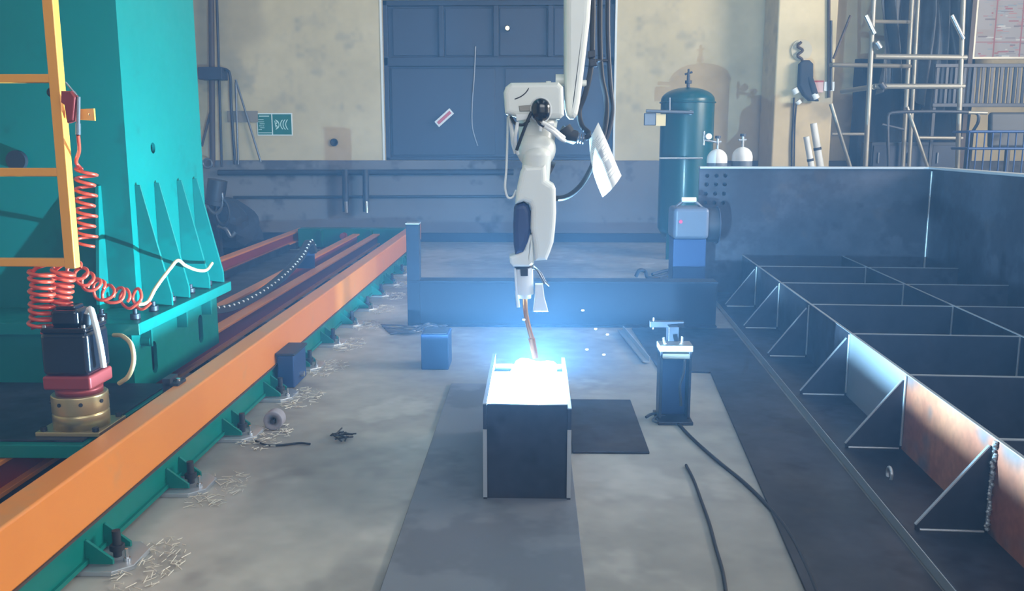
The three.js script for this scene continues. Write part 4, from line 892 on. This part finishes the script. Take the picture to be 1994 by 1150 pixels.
{
  const z = -13.9;
  single('dark_sheeting', (() => { const g = new THREE.BoxGeometry(at(1890, 200, z).x - at(1660, 200, z).x, 2.8, 0.01, 60, 8, 1), a = g.attributes.position; for (let i = 0; i < a.count; i++) a.setZ(i, a.getZ(i) + 0.05 * Math.sin(a.getX(i) * 15) + 0.03 * Math.sin(a.getX(i) * 31 + a.getY(i) * 6)); g.computeVertexNormals(); const p = at(1775, 210, z); return g.translate(p.x, 1.4, z); })(), std({ color: '#0e1624', roughness: 0.8, side: THREE.DoubleSide }), 'dark blue sheeting strung behind the scaffold below the tarpaulin', 'sheet', V(at(1775, 250, z).x, 0, z));
}
// things on the pillar
{
  const zp = -13.5, q = (u, v, d = 0) => at(u, v, zp + d);
  const m = q(1560, 98);
  const f = thing('wall_fan_guard', 'cream round disc with a dark twisted hook on the pillar', 'disc', q(1560, 130));
  part('disc', bar(V(m.x, m.y, zp), V(m.x, m.y, zp + 0.03), 0.15, 32), std({ color: '#c9bda4', roughness: 0.8 }), f);
  part('hook', hose([q(1560, 82, 0.06), q(1553, 90, 0.08), q(1563, 98, 0.08), q(1553, 108, 0.08), q(1562, 116, 0.06), q(1561, 124, 0.05)], 0.02, 36, 8), M.brownPipe, f);
  const j = thing('hanging_jacket', 'dark grey work jacket hanging from the hook on the pillar', 'jacket', q(1562, 200));
  part('jacket_body', slab(px(zp, 1551, 126, 1558, 119, 1570, 119, 1577, 126, 1577, 165, 1584, 185, 1588, 198, 1570, 197, 1558, 186, 1549, 168), zp + 0.12, 0.14, 0.03, [], 3), M.darkFabric, j);
  part('sleeve', hose([q(1576, 150, 0.16), q(1583, 170, 0.18), q(1588, 188, 0.17)], 0.045, 16, 10), M.darkFabric, j);
  part('cuff', [bar(q(1585, 182, 0.17), q(1590, 192, 0.17), 0.05, 10), bar(q(1546, 172, 0.14), q(1551, 182, 0.14), 0.045, 10), bar(q(1553, 196, 0.14), q(1557, 202, 0.14), 0.04, 10)], M.whitePlastic, j);
  const s = thing('red_white_notice', 'small red and white notice fixed to the pillar edge near the scaffold', 'sign', q(1612, 180, 0.03));
  part('notice_board', box(q(1587, 0).x, q(1612, 0).x, q(1600, 180).y, q(1600, 158).y, zp + 0.002, zp + 0.02), std({ color: '#d9b4b2', roughness: 0.6 }), s);
  part('notice_frame', [box(q(1587, 0).x, q(1612, 0).x, q(1600, 160).y, q(1600, 157).y, zp + 0.002, zp + 0.028), box(q(1587, 0).x, q(1589, 0).x, q(1600, 180).y, q(1600, 158).y, zp + 0.002, zp + 0.028)], std({ color: '#b4484c', roughness: 0.6 }), s);
  part('notice_card', box(q(1614, 0).x, q(1634, 0).x, q(1620, 177).y, q(1620, 159).y, zp + 0.002, zp + 0.02), M.whitePlastic, s);
  part('conduit', bar(q(1614, -40, 0.03), q(1614, 190, 0.03), 0.022, 8), M.brownPipe, s);
  const c = thing('pillar_cables', 'pair of thin dark cables running down the pillar', 'cables', q(1543, 330, 0.02));
  part('cable', hose([q(1546, 190, 0.03), q(1545, 230, 0.03), q(1542, 280, 0.03), q(1542, 340, 0.03)], 0.014, 20, 6), M.pipe, c);
  part('cable', hose([q(1551, 200, 0.03), q(1548, 240, 0.03), q(1546, 340, 0.03)], 0.012, 20, 6), M.pipe, c);
  [[1584, 240, 1599, 335, 0.06, 'white wrapped bundle leaning at the pillar foot, the straighter one'], [1570, 266, 1582, 335, 0.05, 'white wrapped bundle leaning at the pillar foot, the lower slanting one']].forEach(([u0, v0, u1, v1, r, label]) => {
    const z2 = u0 > 1580 ? -12.7 : -12.45, a = at(u0, v0, z2), b0 = at(u1, v1, z2), d = a.clone().sub(b0), b = b0.clone().addScaledVector(d, -b0.y / d.y + 0.02);
    const t = thing('wrapped_bundle', label, 'bundle', V(b.x, 0, z2), 'white bundles by the pillar');
    part('bundle', bar(b, a, r, 12, r * 0.8), M.whitePlastic, t);
    part('tie', bar(a.clone().lerp(b, 0.18), a.clone().lerp(b, 0.20), r * 0.92, 12), M.pipe, t);
  });
}
// ---------------------------------------------------------------- cables and scraps on the floor
{
  const F = (u, v, y = 0.008) => atY(u, v, y);
  single('welding_cable', hose([F(1296, 800), F(1312, 815), F(1345, 850), F(1395, 895), F(1450, 940), F(1500, 990), F(1535, 1035), F(1562, 1085), F(1590, 1150), F(1620, 1240)], 0.009, 90, 8), M.pipe, 'long dark welding cable curving from the clamp stand to the bottom edge', 'cable', F(1400, 900, 0));
  single('thin_floor_cable', hose([F(1336, 905), F(1350, 932), F(1366, 975), F(1382, 1020), F(1394, 1065), F(1408, 1115), F(1420, 1200)], 0.007, 70, 8), M.pipe, 'thinner dark cable left of the welding cable near the bottom edge', 'cable', F(1370, 990, 0));
  single('coiled_lead', hose([F(1258, 812, 0.02), F(1268, 806, 0.03), F(1282, 806), F(1294, 814), F(1288, 822), F(1272, 818), F(1282, 810, 0.02), F(1300, 812)], 0.009, 60, 8), M.pipeLight, 'small loop of lead on the floor at the clamp stand foot', 'cable', F(1276, 814, 0));
  single('black_wire', hose([F(498, 858), F(520, 866), F(548, 866), F(585, 862), F(604, 864)], 0.006, 40, 6), M.rubber, 'short black wire on the concrete by the rail swarf', 'wire', F(550, 864, 0));
  const gs = []; for (let i = 0; i < 14; i++) { const c = F(662 + rr(-14, 20), 850 + rr(-8, 6), 0.012), a = rr(0, 6.28), d = V(Math.cos(a) * 0.04, rr(0, 0.03), Math.sin(a) * 0.04); gs.push(bar(c.clone().sub(V(d.x, 0, d.z)), c.clone().add(d), 0.0045, 5)); }
  single('wire_clippings', gs, M.rubber, 'little heap of black wire clippings on the concrete', 'scrap', F(665, 850, 0)).userData.kind = 'stuff';
  const w = []; for (let i = 0; i < 7; i++) w.push(hose([F(742 + i * 3, 632 + i * 3), F(780 + i * 6, 640 + rr(-8, 8), 0.03), F(820 + rr(-10, 20), 636 + rr(-8, 8), 0.03), F(868 + rr(-14, 14), 640 + rr(-8, 8))], 0.008, 26, 6));
  single('loose_wires', w, M.pipeLight, 'loose wires and off-cuts strewn before the cross beam post', 'wires', F(810, 640, 0)).userData.kind = 'stuff';
}
renderer.render(scene, camera);
